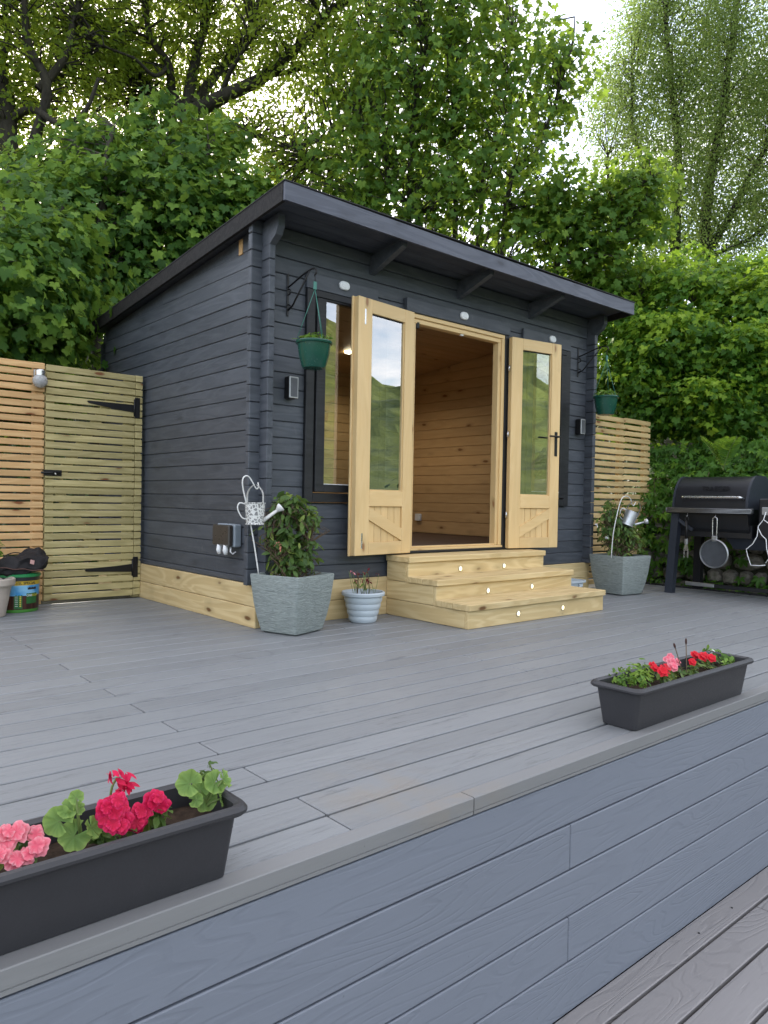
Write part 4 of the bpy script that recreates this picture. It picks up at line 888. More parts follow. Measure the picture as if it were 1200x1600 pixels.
hk = [ony(404, 897, yh), ony(397, 850, yh), ony(388, 800, yh), ony(380, 765, yh), ony(379, 750, yh), ony(383, 744, yh), ony(389, 745, yh), ony(396, 756, yh), ony(400, 763, yh), ony(402.5, 763.5, yh), ony(404, 760, yh), ony(403, 754, yh)]
can_ = ony(398, 820, yh)
watering_can(None, bez(hk, 3), (can_.x, can_.y, can_.z), R(-20), 'white filigree watering can hanging above the left planter', 'slim white hook stake standing in the left planter', 'white', 'filigree', 0., 1.12)
yh = -.34
hk = [ony(955, 872, yh), ony(958, 835, yh), ony(965, 800, yh), ony(971, 780, yh), ony(978, 775, yh), ony(985, 779, yh), ony(987, 787, yh), ony(990, 790, yh), ony(993, 785, yh)]
can_ = ony(979, 821, yh)
watering_can(None, bez(hk, 3), (can_.x, can_.y, can_.z), R(-38), 'dull zinc watering can tipped forward above the right planter', 'slim white hook stake standing in the right planter', 'zinc', 'zinc', R(22), 1.15)

# white ribbed pot with spent flowers
wp = (.742, -.165)
t = thing('ribbed_pot', 'round pale grey ribbed pot with withered red flowers beside the steps', 'pot', (*wp, 0))
prof = [(.082, 0), (.088, .003)]
for k in range(4):
    z = .006+k*.042; r = .090+k*.0105; prof += [(r, z), (r+.007, z+.014), (r+.009, z+.028), (r+.006, z+.040)]
prof += [(.136, .178), (.146, .182), (.148, .198), (.143, .206), (.132, .205), (.126, .18), (.12, .165)]
put('body', lathe(prof, 48, 28), 'potwhite', t, (*wp, 0)); put('soil', lathe([(.124, 0), (.06, .006), (.001, .008)], 20), 'soil', t, (*wp, .172))
p = thing('withered_flowers', 'thin stalks with withered dark red blooms in the ribbed pot', 'flowers', (*wp, .17))
for k in range(24):
    a, r = random.uniform(0, 6.3), random.random()**.5*.085; b0 = Vector((wp[0]+r*math.cos(a), wp[1]+r*math.sin(a), .172)); h = random.uniform(.09, .19); tip = b0+Vector((random.uniform(-.04, .04), random.uniform(-.04, .04), h))
    tube('stalk', [b0, (b0+tip)/2+Vector((random.uniform(-.012, .012), 0, 0)), tip], .0018, 'stem' if k % 3 else 'twig', p, 4)
    if k < 13: put('bloom', leaf_mesh('bl', ELL, *spread(np.array([tuple(tip)]), np.array([[0, 0, .6]]), 7 if k < 8 else 3, .008, 1, .022)), 'f_dark' if k != 2 else 'f_pink', p)
    elif k < 18: put('leaf', leaf_mesh('lf', ELL, *spread(np.array([tuple((b0+tip)/2)]), np.array([[0, 0, .6]]), 3, .012, 1, .03)), 'l_bed', p)
# little pale trough behind the steps
sp = (3.08, -.16)
t = thing('small_pot', 'small pale grey pot half hidden behind the bottom step', 'pot', (*sp, 0))
put('body', loft([rrect(.085, .085, .03, 0), rrect(.105, .105, .035, .13), rrect(.122, .122, .04, .135), rrect(.122, .122, .04, .155), rrect(.108, .108, .035, .155), rrect(.10, .10, .03, .12)]), 'potwhite', t, (*sp, 0)); put('handle', box(.05, .012, .03, .004, 'sph'), 'potwhite', t, (sp[0]+.03, sp[1]-.112, .11))

# ------------------------------------------------------------------ stain tub, dark bag, beige pot
tb_ = (-.975, 1.585); Rt = .140
t = thing('stain_tub', 'round fence-stain tub with green lid beside the gate', 'tub', (*tb_, 0))
q = NT('tub_print'); v = q.n('TexCoord').outputs['Object']; sx = q.n('SeparateXYZ'); q.l(v, sx.inputs[0]); z_ = sx.outputs[2]
wv_ = q.noise(q.coord((1, 1, 1), False), 9, 2); c = q.mix(q.rng(wv_, .4, .6), (.05, .30, .62), (.25, .55, .80))
pk = q.noise(q.coord((60, 60, 2), False), 1, 2); fenc = q.mix(q.rng(pk, .4, .6), (.035, .012, .008), (.07, .025, .015)); c = q.mix(q.math('LESS_THAN', z_, .118), c, fenc); c = q.mix(q.math('GREATER_THAN', z_, .190), c, (.55, .38, .03)); c = q.mix(q.math('GREATER_THAN', z_, .219), c, (.02, .022, .028)); c = q.mix(q.math('LESS_THAN', z_, .022), c, (.07, .26, .04)); q.base(c); q.rough(.35); M['tubprint'] = q.m
put('body', lathe([(.128, 0), (.132, .004), (.134, .02), (Rt, .245)], 48), 'tubprint', t, (*tb_, 0))
put('lid', lathe([(Rt+.001, 0), (Rt+.008, .002), (Rt+.008, .016), (Rt, .022), (.10, .024)], 48), plain('lid_green', (.02, .22, .07), .4), t, (*tb_, .245))
def wrap(me, m, name, a0, zc, rr):
    for vv in me.vertices:
        a = a0+vv.co.x/rr; r = rr+vv.co.z; vv.co = (r*math.cos(a), r*math.sin(a), zc+vv.co.y)
    return put(name, me, m, t, (*tb_, 0))
def patch(wd, hh, n=10):
    me = bpy.data.meshes.new('patch'); V_ = [((i/n-.5)*wd, s*hh/2, 0) for i in range(n+1) for s in (-1, 1)]; me.from_pydata(V_, [], [(2*i, 2*i+2, 2*i+3, 2*i+1) for i in range(n)]); return me
face = math.atan2(CAM[1]-tb_[1], CAM[0]-tb_[0])
blk, yel, grn, wht = plain('print_black', (.015, .015, .02), .5), plain('print_yellow', (.62, .50, .05), .5), plain('print_green', (.02, .13, .03), .5), plain('print_white', (.7, .72, .7), .5)
wrap(text_mesh('15L SPECIAL', .026, .0004, .0006), blk, 'print', face+.42, .204, Rt-.001)
wrap(patch(.052, .098), grn, 'print', face+.02, .078, Rt-.0035); 
for k in range(6): wrap(patch(.010, .008, 2), yel, 'print', face+.12, .112-k*.013, Rt-.0022); wrap(patch(.018, .003, 2), wht, 'print', face-.06, .112-k*.013, Rt-.0022)
wrap(patch(.085, .072), grn, 'print', face+.72, .098, Rt-.003); wrap(text_mesh('ONE', .020, .0004, .0004), wht, 'print', face+.56, .118, Rt-.0015); wrap(text_mesh('COAT', .020, .0004, .0004), yel, 'print', face+.90, .118, Rt-.0015)
wrap(patch(.07, .018), blk, 'print', face+.72, .168, Rt-.002)
tube('bail', bez([(tb_[0]-.10, tb_[1]+.06, .30), (tb_[0]-.085, tb_[1]+.05, .37), (tb_[0]-.02, tb_[1]+.05, .405), (tb_[0]+.06, tb_[1]+.05, .385), (tb_[0]+.085, tb_[1]+.05, .31)], 5), .004, 'black', t)
# limp dark bag lying on the lid
bm = bmesh.new(); bmesh.ops.create_icosphere(bm, subdivisions=5, radius=1.)
for v2 in bm.verts:
    n_ = v2.co.normalized(); k = 1/(abs(n_.x)**3+abs(n_.y)**3+abs(n_.z)**3)**(1/3)
    p = Vector((n_.x*k*.175, n_.y*k*.115, n_.z*k*.062))
    p.z += .034*p.x/.175-.03*(p.y/-.115)*max(0, p.x/.175)+.030*mnoise.noise(n_*1.6+Vector((2, 5, 1)))+.018*mnoise.noise(n_*3.4)+.010*abs(mnoise.noise(Vector((n_.x*3+n_.z*4, n_.y*5, 2))))
    p.y += -.022*mnoise.noise(n_*2.3+Vector((9, 1, 4))); p.z -= .05*max(0, -p.y/.115-.6)
    v2.co = Vector((tb_[0]+.012, tb_[1]-.02, .333))+p
bagm = plain('bag_cloth', (.016, .015, .017), .7, 0, .35, .2, 30)
bg_ = tag(put('dark_bag', from_bm('bag', bm, True), bagm), 'limp dark cloth bag with brown piping draped over the stain tub', 'bag')
bg_pts = [(tb_[0]-.15+.29*k/12, tb_[1]-.142-.006*math.sin(k*.26), .318-.032*(k/12)+.004*math.sin(k*1.3)) for k in range(13)]
tube('piping', bez(bg_pts, 3), .004, plain('piping_brown', (.10, .05, .04), .7), bg_, 6)
put('badge', box(.03, .003, .03, .002, 'badge'), plain('badge_pink', (.6, .35, .32), .6), bg_, (tb_[0]+.055, tb_[1]-.142, .350), (R(-15), .3, .2))
# beige pot at the frame edge
bp_ = (-1.205, 1.42)
t = thing('beige_pot', 'beige round plant pot cut by the left picture edge', 'pot', (*bp_, 0))
put('body', lathe([(.105, 0), (.11, .004), (.145, .20), (.160, .204), (.168, .215), (.168, .25), (.16, .256), (.148, .25), (.14, .22)], 40), 'potbeige', t, (*bp_, 0)); put('soil', lathe([(.146, 0), (.07, .008), (.001, .01)], 20), 'soil', t, (*bp_, .22))
p = thing('wispy_plant', 'wispy upright green plant growing in the beige pot', 'plant', (*bp_, .225)); C = []
for k in range(8):
    b0 = Vector((bp_[0]+random.uniform(-.06, .06), bp_[1]+random.uniform(-.06, .06), .225)); tip = b0+Vector((random.uniform(-.10, .10), random.uniform(-.08, .04), random.uniform(.20, .40))); pts = bez([b0, (b0+tip)/2+Vector((0, 0, .03)), tip], 5)
    tube('stalk', pts, .0025, 'stem', p, 5); C += [tuple(q_) for q_ in pts[3:]]
C = np.array(C); put('leaves', leaf_mesh('leaves', ELL, *spread(C, norm(C-np.array([*bp_, .2])), 2, .010, 1, .040, up=.4, tone=.4)), 'l_bed', p)

# ------------------------------------------------------------------ flower troughs
def trough(x0, y0_, lb):
    """left rim end x0, front rim edge y0_"""
    cx, cy = x0+.478, y0_+.11
    t = thing('flower_trough', lb, 'planter', (cx, cy, 0), 0, 'black flower troughs on the deck edge')
    R4 = lambda hx, hy, r, z: rrect(hx, hy, r, z, 6)
    put('body', loft([R4(.432, .066, .012, 0), R4(.437, .070, .014, .003), R4(.455, .090, .022, .140), R4(.472, .106, .032, .1405), R4(.478, .110, .034, .146), R4(.478, .110, .034, .152), R4(.472, .105, .032, .160), R4(.462, .096, .028, .162), R4(.452, .087, .024, .156), R4(.447, .083, .02, .10)], True, True, 30), 'plastic', t, (cx, cy, .0015))
    bm = bmesh.new(); nx, ny = 40, 9; g_ = [[bm.verts.new((cx+(i/(nx-1)-.5)*.892, cy+(j/(ny-1)-.5)*.164, .114+.010*mnoise.noise((i*.6+x0*9, j*.7, 2))+.006*mnoise.noise((i*1.9, j*1.8, x0)))) for i in range(nx)] for j in range(ny)]
    for j in range(ny-1):
        for i in range(nx-1): bm.faces.new((g_[j][i], g_[j][i+1], g_[j+1][i+1], g_[j+1][i]))
    so_ = put('soil', from_bm('soil', bm, True), 'soil', t)
    return t, cx, cy
trough(-2.55, -2.667, 'black plastic flower trough at the lower left with geraniums')
trough(-.028, -2.667, 'black plastic flower trough on the right deck edge')
def rosette(seed, r, layers=2):
    rs = np.random.default_rng(seed); V_, F_ = [], []
    for L_ in range(layers):
        rr = r*(1-.25*L_); n = 26; b = len(V_); V_.append((0, 0, .10*r+.22*r*L_))
        for ring_, fr2 in ((1, .55), (2, 1.)):
            for k in range(n):
                a = 2*math.pi*k/n+L_*.4; ruf = (.13*math.sin(k*2.51+L_+seed)+.07*rs.normal())*r*fr2; rad = rr*fr2*(1+.09*math.cos(5*a+L_)+.05*rs.normal()*(ring_-1)); V_.append((rad*math.cos(a), rad*math.sin(a), (.30*L_+.15*(1-fr2))*r+ruf*.7-(.16*r*(fr2**2) if L_ == 0 else -.12*r*fr2)))
        for k in range(n):
            k2 = (k+1) % n; F_ += [(b, b+1+k, b+1+k2), (b+1+k, b+1+n+k, b+1+n+k2), (b+1+k, b+1+n+k2, b+1+k2)]
    me = bpy.data.meshes.new('rosette'); me.from_pydata(V_, [], F_); a = me.attributes.new('rnd', 'FLOAT', 'POINT'); a.data.foreach_set('value', np.clip(np.tile(np.concatenate([[0.], np.full(26, .22), np.full(26, .8)]), layers)+.2*rs.normal(size=len(V_)), 0, 1).astype(np.float32)); me.polygons.foreach_set('use_smooth', [True]*len(F_)); return me
_rosc = {}
def flower(par, p, m, r, nrm, k=0):
    key = (m, k % 4, round(r, 3))
    if key not in _rosc: _rosc[key] = rosette(k % 4+3, r); _rosc[key].materials.append(M[m])
    nrm = Vector(nrm).normalized(); mw = nrm.to_track_quat('Z', 'Y').to_matrix().to_4x4() @ Matrix.Rotation(k*1.7, 4, 'Z'); mw.translation = p
    return put('flower', _rosc[key], None, par, mw=mw)
def ger_leaf(seed, r):
    rs = np.random.default_rng(seed); V_, F_ = [(0, 0, 0)], []; n = 40
    for f2 in (.35, .7, 1.):
        for k in range(n):
            th = R(-75+330*k/(n-1)) - R(90); th = R(-70)+R(320)*k/(n-1)-R(90)+R(0)
            sc_ = 1+.10*abs(math.sin(3.5*(th)))*f2-.05*f2; rad = r*f2*sc_
            V_.append((rad*math.cos(th), rad*math.sin(th)+.0, r*(.22*f2*f2+.11*f2*math.sin(7*th+seed)+.06*f2*math.sin(17*th)+.03*rs.normal()*f2)))
    for k in range(n-1):
        F_.append((0, 1+k, 2+k))
        for q_ in (0, 1): b = 1+q_*n; F_ += [(b+k, b+n+k, b+n+k+1), (b+k, b+n+k+1, b+k+1)]
    me = bpy.data.meshes.new('gleaf'); me.from_pydata(V_, [], F_); a = me.attributes.new('rnd', 'FLOAT', 'POINT'); a.data.foreach_set('value', np.clip(np.concatenate([[.1], np.full(n, .25), np.full(n, .5), np.full(n, .85)])+.08*rs.normal(size=3*n+1), 0, 1).astype(np.float32)); me.polygons.foreach_set('use_smooth', [True]*len(F_)); return me
def gleaf(par, p, r, nrm, spin, root, k):
    me = ger_leaf(k, r); nrm = Vector(nrm).normalized(); mw = nrm.to_track_quat('Z', 'Y').to_matrix().to_4x4() @ Matrix.Rotation(spin, 4, 'Z'); mw.translation = p
    lf = put('leaf', me, 'l_ger', par, mw=mw); p = Vector(p); root = Vector(root)
    tube('leaf_stalk', [root, (root+p)/2+Vector((0, 0, .006)), p], .0022, 'stem', lf, 6)
def onT(px, py, z): q = ray(px, py); return Vector(CAM+q*((z-CAM[2])/q[2]))
cam_dir = Vector((-.45, -.75, .45))
# left trough, plants from left to right
YC = -2.557
p = thing('pink_dianthus', 'round cluster of pink ruffled flowers at the left picture edge', 'flowers', (-2.03, YC, .115))
for k, (px, py) in enumerate(((10, 1301), (28, 1300), (55, 1303), (10, 1316), (1, 1336), (24, 1345), (42, 1337), (60, 1322), (-14, 1318))): flower(p, ony(px, py, YC-.02-.02*(py > 1318)), 'f_pink', .0165+.003*(k % 2), (random.uniform(-.8, .5), -.8, random.uniform(.2, .9)), k)
C = np.array([tuple(ony(px, py, YC)) for px, py in ((25, 1315), (35, 1320), (40, 1312), (15, 1325), (30, 1335), (45, 1330))]); put('leaves', leaf_mesh('leaves', ELL, *spread(C, np.tile([[0, -.5, .5]], (len(C), 1)), 5, .010, 1, .035)), 'l_cam', p)
p = thing('geranium', 'geranium with lobed light green leaves beside the pink flowers', 'plant', (-1.93, YC, .115)); rt = ony(125, 1330, YC)
for k, (px, py, r, nv) in enumerate(((92, 1283, .028, (-.5, -.9, .5)), (116, 1306, .030, (-.1, -.9, .6)), (143, 1293, .022, (.6, -.7, .5)), (107, 1265, .020, (-.3, -.6, .8)), (122, 1263, .013, (.3, -.9, .4)), (119, 1246, .014, (-.2, -.9, .5)), (146, 1304, .012, (.2, -.8, .6)))): gleaf(p, ony(px, py, YC-.012*(k % 3)), r, nv, k*1.1+2.6, rt, k+1)
tube('stem', bez([ony(128, 1320, YC), ony(125, 1290, YC), ony(119, 1265, YC), ony(119, 1248, YC)], 4), .003, 'stem', p, 6)
p = thing('crimson_dianthus', 'tall stack of crimson ruffled flowers in the left trough', 'flowers', (-1.87, YC, .115))
for k, (px, py, r) in enumerate(((173, 1258, .019), (166, 1276, .021), (190, 1262, .018), (192, 1280, .020), (181, 1270, .018), (176, 1288, .018), (190, 1290, .017), (163, 1262, .017), (185, 1250, .016))): flower(p, ony(px, py, YC-.02-.004*k), 'f_red', r, (random.uniform(-.7, .5), -.9, random.uniform(0, .7)), k)
for k, (px, py) in enumerate(((183, 1212), (195, 1225), (200, 1215), (186, 1222), (190, 1236), (197, 1235), (172, 1213), (203, 1230), (182, 1243))):
    put('petal', leaf_mesh('pt', ELL, *spread(np.array([tuple(ony(px, py, YC-.02))]), np.array([[random.uniform(-.5, .5), -.8, .3]]), 4, .005, 1, .022)), 'f_red', p)
tube('stem', bez([ony(176, 1310, YC), ony(172, 1260, YC), ony(175, 1230, YC-.01), ony(184, 1214, YC-.01)], 4), .0025, 'stem', p, 6)
C = np.array([tuple(ony(px, py, YC)) for px, py in ((150, 1308), (165, 1300), (180, 1300), (200, 1296), (155, 1312), (172, 1305))]); put('leaves', leaf_mesh('leaves', ELL, *spread(C, np.tile([[0, -.5, .5]], (len(C), 1)), 6, .012, .7, .034)), 'l_cam', p)
p = thing('crimson_dianthus', 'low pair of crimson flower heads with grey-green leaves in the left trough', 'flowers', (-1.78, YC, .115))
for k, (px, py, r) in enumerate(((213, 1285, .021), (218, 1268, .018), (236, 1252, .020), (252, 1258, .019), (245, 1246, .018), (228, 1270, .014))): flower(p, ony(px, py, YC-.015), 'f_red', r, (random.uniform(-.6, .4), -.9, random.uniform(0, .6)), k)
C = np.array([tuple(ony(px, py, YC)) for px, py in ((235, 1280), (245, 1275), (228, 1288), (250, 1268), (240, 1285), (258, 1272))]); put('leaves', leaf_mesh('leaves', ELL, *spread(C, np.tile([[.2, -.5, .5]], (len(C), 1)), 6, .012, .7, .036)), 'l_cam', p)
p = thing('geranium', 'geranium with frilled lime-green leaves at the right end of left trough', 'plant', (-1.68, YC, .115)); rt = ony(315, 1268, YC)
for k, (px, py, r, nv) in enumerate(((296, 1224, .028, (-.6, -.8, .5)), (336, 1223, .026, (-.1, -.8, .6)), (350, 1217, .022, (.7, -.6, .6)), (319, 1248, .028, (-.1, -1, .5)), (306, 1250, .016, (-.5, -.8, .5)), (345, 1248, .022, (.8, -.6, .3)), (312, 1234, .02, (-.2, -.8, .5)))): gleaf(p, ony(px, py, YC-.012*(k % 3)), r, nv, k*.9+2.8, rt, k+11)
bm = bmesh.new()
for k in range(6): a = ony(320+k*3, 1262, YC+.03); tubes(bm, [a, a+Vector((random.uniform(-.015, .02), 0, .05)), a+Vector((random.uniform(-.03, .03), 0, .085+.02*(k == 3)))], .0018, 4, False)
o_ = put('sprig', from_bm('sprig', bm), 'stem', p); C = np.array([tuple(ony(px, py, YC+.03)) for px, py in ((318, 1214), (322, 1208), (314, 1218), (329, 1196), (330, 1204), (326, 1212))]); put('leaves', leaf_mesh('leaves', ELL, *spread(C, np.tile([[0, -.3, .8]], (len(C), 1)), 6, .006, 1, .016)), 'l_cam', o_)
C = np.stack([rng.uniform(-2.05, -1.65, 40), rng.uniform(-2.62, -2.50, 40), np.full(40, .122)], 1)
# right trough
YC = -2.557
C0 = np.array([tuple(onT(px, py, .15)) for px, py in ((965, 1060), (980, 1055), (995, 1052), (1010, 1055), (975, 1065), (992, 1064), (1005, 1064), (985, 1048), (1000, 1045), (1012, 1048), (968, 1052))])
p = thing('leafy_seedlings', 'bushy light green seedlings filling the left end of right trough', 'plant', (.09, YC, .115)); put('leaves', leaf_mesh('leaves', ELL, *spread(C0, np.tile([[0, -.3, .6]], (len(C0), 1)), 26, .016, .9, .026, up=.6, tone=.5)), 'l_bed', p)
def rt_fl(name, lb, spots, m, r, leafspots):
    c = onT(*spots[0], .16); p = thing(name, lb, 'flowers', (c.x, c.y, .115))
    for k, (px, py) in enumerate(spots): flower(p, onT(px, py, .175), m, r*(1+.15*(k % 3-1)), (random.uniform(-.6, .3), -.6, random.uniform(.5, 1)), k)
    C = np.array([tuple(onT(px, py, .14)) for px, py in leafspots]); put('leaves', leaf_mesh('leaves', ELL, *spread(C, np.tile([[0, -.4, .6]], (len(C), 1)), 10, .014, .8, .034, tone=.45)), 'l_cam', p)
    for px, py in spots[:3]: a = onT(px, py, .17); tube('stem', [Vector((a.x+.01, a.y+.015, .115)), a], .0018, 'stem', p, 4)
    return p
rt_fl('scarlet_dianthus', 'scarlet flowers next to the seedlings in the right trough', ((1024, 1044), (1036, 1049), (1040, 1045), (1020, 1040)), 'f_scar', .021, ((1035, 1058), (1045, 1052), (1050, 1056), (1030, 1060), (1055, 1048)))
rt_fl('pink_dianthus', 'pink flowers behind scarlet ones in the right trough', ((1048, 1026), (1044, 1031), (1050, 1036), (1058, 1034), (1052, 1042)), 'f_pink', .021, ((1058, 1044), (1062, 1050), (1052, 1050)))
rt_fl('scarlet_dianthus', 'scarlet flowers near the right end of right trough', ((1082, 1034), (1086, 1023), (1098, 1026), (1102, 1024), (1112, 1028)), 'f_scar', .020, ((1080, 1046), (1090, 1044), (1096, 1040), (1105, 1036), (1112, 1034), (1085, 1050), (1118, 1030)))
p = thing('plantain_stalks', 'two tall dark seed-head stalks standing in the right trough', 'plant', tuple(onT(1068, 1060, .115)))
for (a, b) in (((1067, 1052), (1055, 1012)), ((1073, 1052), (1072, 1006))):
    A_, B_ = ony(*a, YC), ony(*b, YC); tube('stalk', [A_-Vector((0, 0, .02)), A_, B_], .0022, 'twig', p, 6); d = (B_-A_).normalized(); tube('seed_head', [B_-d*.002, B_+d*.006, B_+d*.018, B_+d*.024], [.002, .0045, .0042, .001], plain('seed_brown', (.06, .03, .025), .8), p, 8)
p = thing('pale_bedding', 'small white-flowered trailing plant at the right end of right trough', 'plant', tuple(onT(1140, 1032, .115)))
C = np.array([tuple(onT(px, py, .15)) for px, py in ((1128, 1028), (1140, 1030), (1146, 1034), (1120, 1022), (1112, 1020), (1135, 1036), (1105, 1020))]); put('leaves', leaf_mesh('leaves', ELL, *spread(C, np.tile([[0, -.4, .6]], (len(C), 1)), 11, .014, .8, .032, tone=.45)), 'l_bed', p)
put('flower', leaf_mesh('wf', ELL, *spread(np.array([tuple(onT(1106, 1022, .175)), tuple(onT(1112, 1021, .175))]), np.array([[0, -.5, .7]]*2), 5, .006, 1, .02)), 'f_white', p)

# ------------------------------------------------------------------ pellet grill
GX, GY0, GY1 = 4.20, -.50, -1.235                       # front face x, far end y, near end y
gl = thing('pellet_grill', 'black pellet grill with curved lid and steel handle by the stone wall', 'grill', (4.48, -.87, 0))
DP = .56
arc = []
for a in np.linspace(0, 1, 12):
    th = R(180-90*a); arc.append((GX+.02+.20+.20*math.cos(th), .80+.30*math.sin(th)*1.0))
arc2 = [(GX+.02, .80)]+arc[1:]+[(GX+.34, 1.10)]+[(GX+.34+.20*math.sin(R(90*a)), .80+.30*math.cos(R(90*a))) for a in np.linspace(.1, 1, 9)]
def prism(prof, ya, yb): return loft([[(x, y_, z) for x, z in prof] for y_ in (ya, yb)], ang=25)
lid = put('lid', prism(arc2, GY0-.02, GY1+.03), 'grillpaint', gl)
sc2 = [(GX+.28+(x-GX-.28)*1.03, .80+(z-.80)*1.02) for x, z in arc2]
for ya, yb in ((GY0-.012, GY0-.03), (GY1+.045, GY1+.022)): put('end_band', prism(sc2, ya, yb), 'grillleg', lid)
hb = [(GX-.035, y_, .902) for y_ in (-.62, -.66, -1.12, -1.16)]
tube('handle', bez([(GX+.02, -.635, .90), (GX-.028, -.638, .905), (GX-.034, -.66, .906), (GX-.034, -.90, .906), (GX-.034, -1.13, .906), (GX-.028, -1.165, .903), (GX+.02, -1.170, .895)], 5), .012, 'steel', lid, 12)
tm = text_mesh('TRAEGER', .062, .0012, .001)
tm_o = put('lettering', tm, plain('emboss', (.012, .012, .014), .35, .3), lid, mw=Matrix.Translation((GX+.053, -.905, .985)) @ Matrix(((0, 0, -1, 0), (-1, 0, 0, 0), (0, 1, 0, 0), (0, 0, 0, 1))) @ Matrix.Rotation(R(-24), 4, 'X'))
put('barrel', prism([(GX+.02, .80), (GX+.02, .76), (GX+.06, .62), (GX+.12, .56), (GX+.44, .56), (GX+.50, .62), (GX+.54, .76), (GX+.54, .80)], GY0-.02, GY1+.03), 'grillpaint', gl)
sf_ = put('front_shelf', box(.05, .80, .055, .012, 'gs'), 'grillpaint', gl, (GX-.02, -.875, .785))
for k in range(4): tube('shelf_rib', [(GX-.046, -.49, .768+k*.011), (GX-.046, -1.26, .768+k*.011)], .0028, 'dull', sf_, 6)
for ya in (-.485, -1.264): tube('shelf_rib', [(GX-.046, ya, .766), (GX-.046, ya, .804)], .0028, 'dull', sf_, 6)
put('lower_panel', box(.40, .70, .12, .004, 'glp'), 'grillpaint', gl, (GX+.29, -.87, .60))
hp_ = put('hopper', box(.40, .34, .36, .012, 'gh'), 'grillpaint', gl, (GX+.24, -1.46, .72)); put('control_panel', box(.012, .20, .07, .006, 'gcp'), 'dull', hp_, (GX+.035, -1.42, .79))
put('grease_tray', loft([[(GX+.20, -1.02, .44), (GX+.42, -1.02, .44), (GX+.42, -1.30, .44), (GX+.20, -1.30, .44)], [(GX+.14, -.95, .56), (GX+.46, -.95, .56), (GX+.46, -1.36, .56), (GX+.14, -1.36, .56)]]), 'grillleg', gl)
def leg(y_, x0, x1, m='grillleg'):
    put('leg', loft([[(x0, y_+.03, 0), (x0+.065, y_+.03, 0), (x0+.065, y_-.045, 0), (x0, y_-.045, 0)], [(x1, y_-.01, .76), (x1+.075, y_-.01, .76), (x1+.075, y_-.08, .76), (x1, y_-.08, .76)]]), m, gl)
leg(-.50, GX-.02, GX+.01); leg(-.50, GX+.53, GX+.47, 'grillpaint'); leg(-1.52, GX-.02, GX+.01); leg(-1.52, GX+.53, GX+.47, 'grillpaint')
bar('brace', (GX+.03, -.56, .70), (GX+.05, -.70, .60), .02, .03, 'grillleg', gl)
bar('bottom_rail', (GX+.30, -.52, .075), (GX+.30, -.80, .075), .03, .035, 'dull', gl); bar('bottom_rail', (GX+.30, -.803, .073), (GX+.30, -1.52, .073), .028, .034, 'grillpaint', gl)
hkb = GX-.025
for y_ in (-.685, -.948): tube('hook', [(hkb, y_, .757), (hkb, y_, .735), (hkb-.012, y_, .722), (hkb-.022, y_, .735)], .003, 'steel', gl, 6)
xh = hkb-.012
t = thing('grill_fork', 'two-pronged grill fork hanging from the left of the grill', 'fork', (xh, -.685, .36)); y_ = -.685
tube('ring', [(xh, y_+.018*math.sin(a), .722-.018+.018*math.cos(a)) for a in np.linspace(0, 6.28, 15)], .004, 'black', t, 6); tube('handle', [(xh, y_, .685), (xh, y_, .52)], [.011, .014], 'black', t, 10); put('ferrule', box(.02, .028, .06, .004, 'ff'), 'dull', t, (xh, y_, .495))
put('prongs', loft([[(xh+s, y_+a, z) for a, z in ((-.012, .468), (.012, .468), (.024, .42), (.022, .345), (.014, .345), (.010, .41), (-.010, .41), (-.014, .345), (-.022, .345), (-.024, .42))] for s in (-.002, .002)]), 'steel', t)
t = thing('mesh_grill_pan', 'round perforated grill pan hanging by its folding handle from the grill', 'pan', (xh, -.948, .30)); y_ = -.948; zc = .40
put('rim', lathe([(.124, 0), (.132, .004), (.132, .012), (.124, .022), (.121, .018), (.119, .004)], 40, 35, False), 'dull', t, (xh+.004, y_, zc), (0, -math.pi/2, 0))
bm = bmesh.new()
for k in range(-11, 12):
    o_ = k*.0103; hl = math.sqrt(max(0, .120**2-o_*o_))
    if hl > .01: tubes(bm, [(xh, y_+o_, zc-hl), (xh, y_+o_, zc+hl)], .0020, 4, False); tubes(bm, [(xh-.001, y_-hl, zc+o_), (xh-.001, y_+hl, zc+o_)], .0020, 4, False)
put('mesh', from_bm('mesh', bm), plain('mesh_metal', (.16, .17, .19), .5, .6), t)
put('plate', lathe([(.118, 0), (.118, .002), (.01, .003)], 32), 'black', t, (xh+.014, y_, zc), (0, -math.pi/2, 0))
tube('handle', bez([(xh, y_-.018, .545), (xh, y_-.020, .70), (xh, y_-.012, .722), (xh, y_, .728), (xh, y_+.012, .722), (xh, y_+.020, .70), (xh, y_+.018, .545)], 4), .0045, 'steel', t, 8); put('bracket', box(.014, .05, .05, .004, 'pb'), 'dull', t, (xh, y_, .535))
t = thing('wire_rack', 'bent white wire hanger dangling at the right picture edge', 'wire hanger', (xh, -1.26, .40))
wr = [onx(px, py, xh) for px, py in ((1197, 800), (1193, 812), (1185, 822), (1183, 838), (1176, 850), (1166, 858), (1168, 868), (1173, 883), (1186, 884), (1196, 883))]; tube('wire', wr, .0038, 'whiteplas', t, 6)
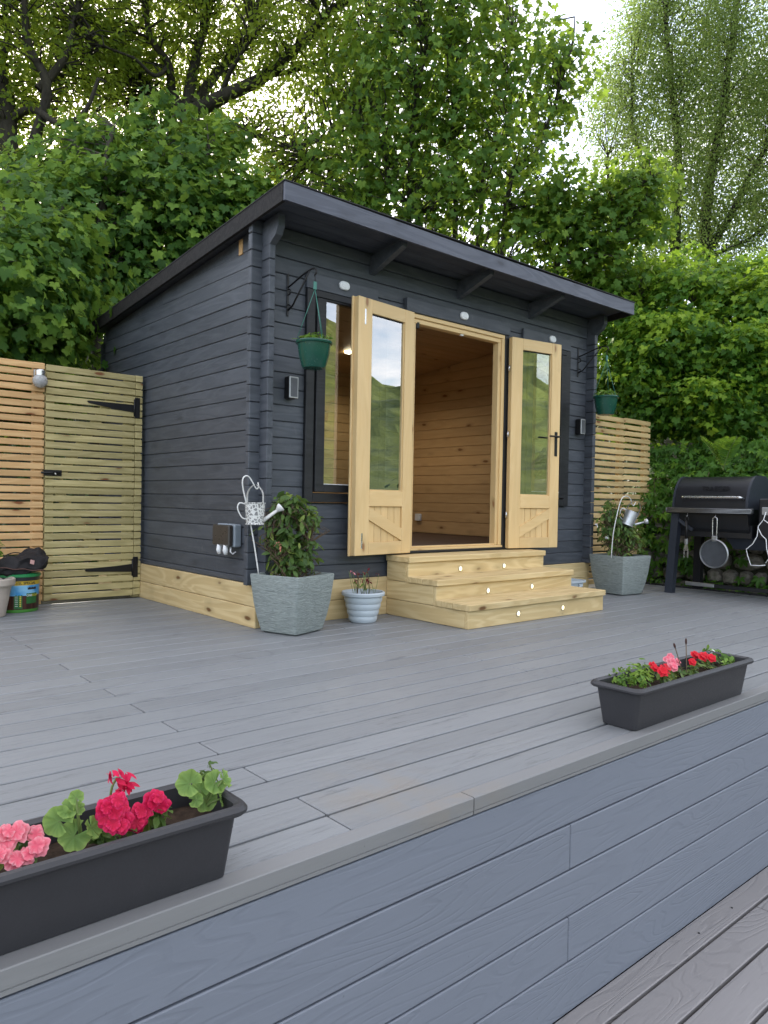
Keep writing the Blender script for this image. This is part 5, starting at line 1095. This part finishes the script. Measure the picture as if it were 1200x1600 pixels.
wr = [onx(px, py, xh-.004) for px, py in ((1184, 824), (1190, 836), (1197, 843), (1198, 858), (1202, 872), (1196, 880))]; tube('wire', wr, .0038, 'whiteplas', t, 6); tube('wire', [onx(px, py, xh-.002) for px, py in ((1193, 812), (1204, 820), (1210, 840))], .0038, 'whiteplas', t, 6)

# ------------------------------------------------------------------ dry stone wall
wl = thing('stone_wall', 'low rubble stone wall behind the grill, overgrown with creeper', 'wall', (5.1, -1.0, -.1))
put('core', box(.22, 3.3, .86, 0, 'swc'), 'bank', wl, (5.10, -1.25, .27))
def stone_mesh(seed):
    bm = bmesh.new(); bmesh.ops.create_icosphere(bm, subdivisions=2, radius=.5)
    for v2 in bm.verts:
        n_ = v2.co.normalized(); k = 1/max(abs(n_.x), abs(n_.y), abs(n_.z))**.55; v2.co = n_*.5*k*(1+.16*mnoise.noise(n_*1.7+Vector((seed*3.1, 0, 0))))
    return smooth_angle(from_bm('stone', bm), 28)
SM = [stone_mesh(k) for k in range(6)]
for me in SM: me.materials.append(M['stone'])
z = -.08; row = 0
while z < .68:
    h = random.uniform(.11, .19); y_ = .33-random.random()*.1
    while y_ > -2.8:
        wd = random.uniform(.13, .33); o = put('stone', random.choice(SM), None, wl, mw=TR((5.0+random.uniform(-.03, .03), y_-wd/2, z+h/2), (random.uniform(-.15, .15), random.uniform(-.1, .1), random.uniform(-.2, .2))) @ Matrix.Diagonal((.24, wd*.96, h*.98, 1)))
        y_ -= wd
    z += h*.95; row += 1
# weeds along the foot of the wall
P = np.stack([rng.uniform(4.78, 4.95, 90), rng.uniform(-2.4, .1, 90), rng.uniform(-.02, .08, 90)], 1)
tag(put('weeds', leaf_mesh('weeds', ELL, *spread(P, np.tile([[-.5, -.3, .6]], (90, 1)), 7, .035, .8, .06, tone=.4)), 'l_cre'), 'small green weeds along the foot of the stone wall', 'weeds', None, 'stuff')
structure(put('soil_strip', box(.40, 3.2, .05, 0, 'ss'), 'bank', None, (4.95, -1.2, -.05)))
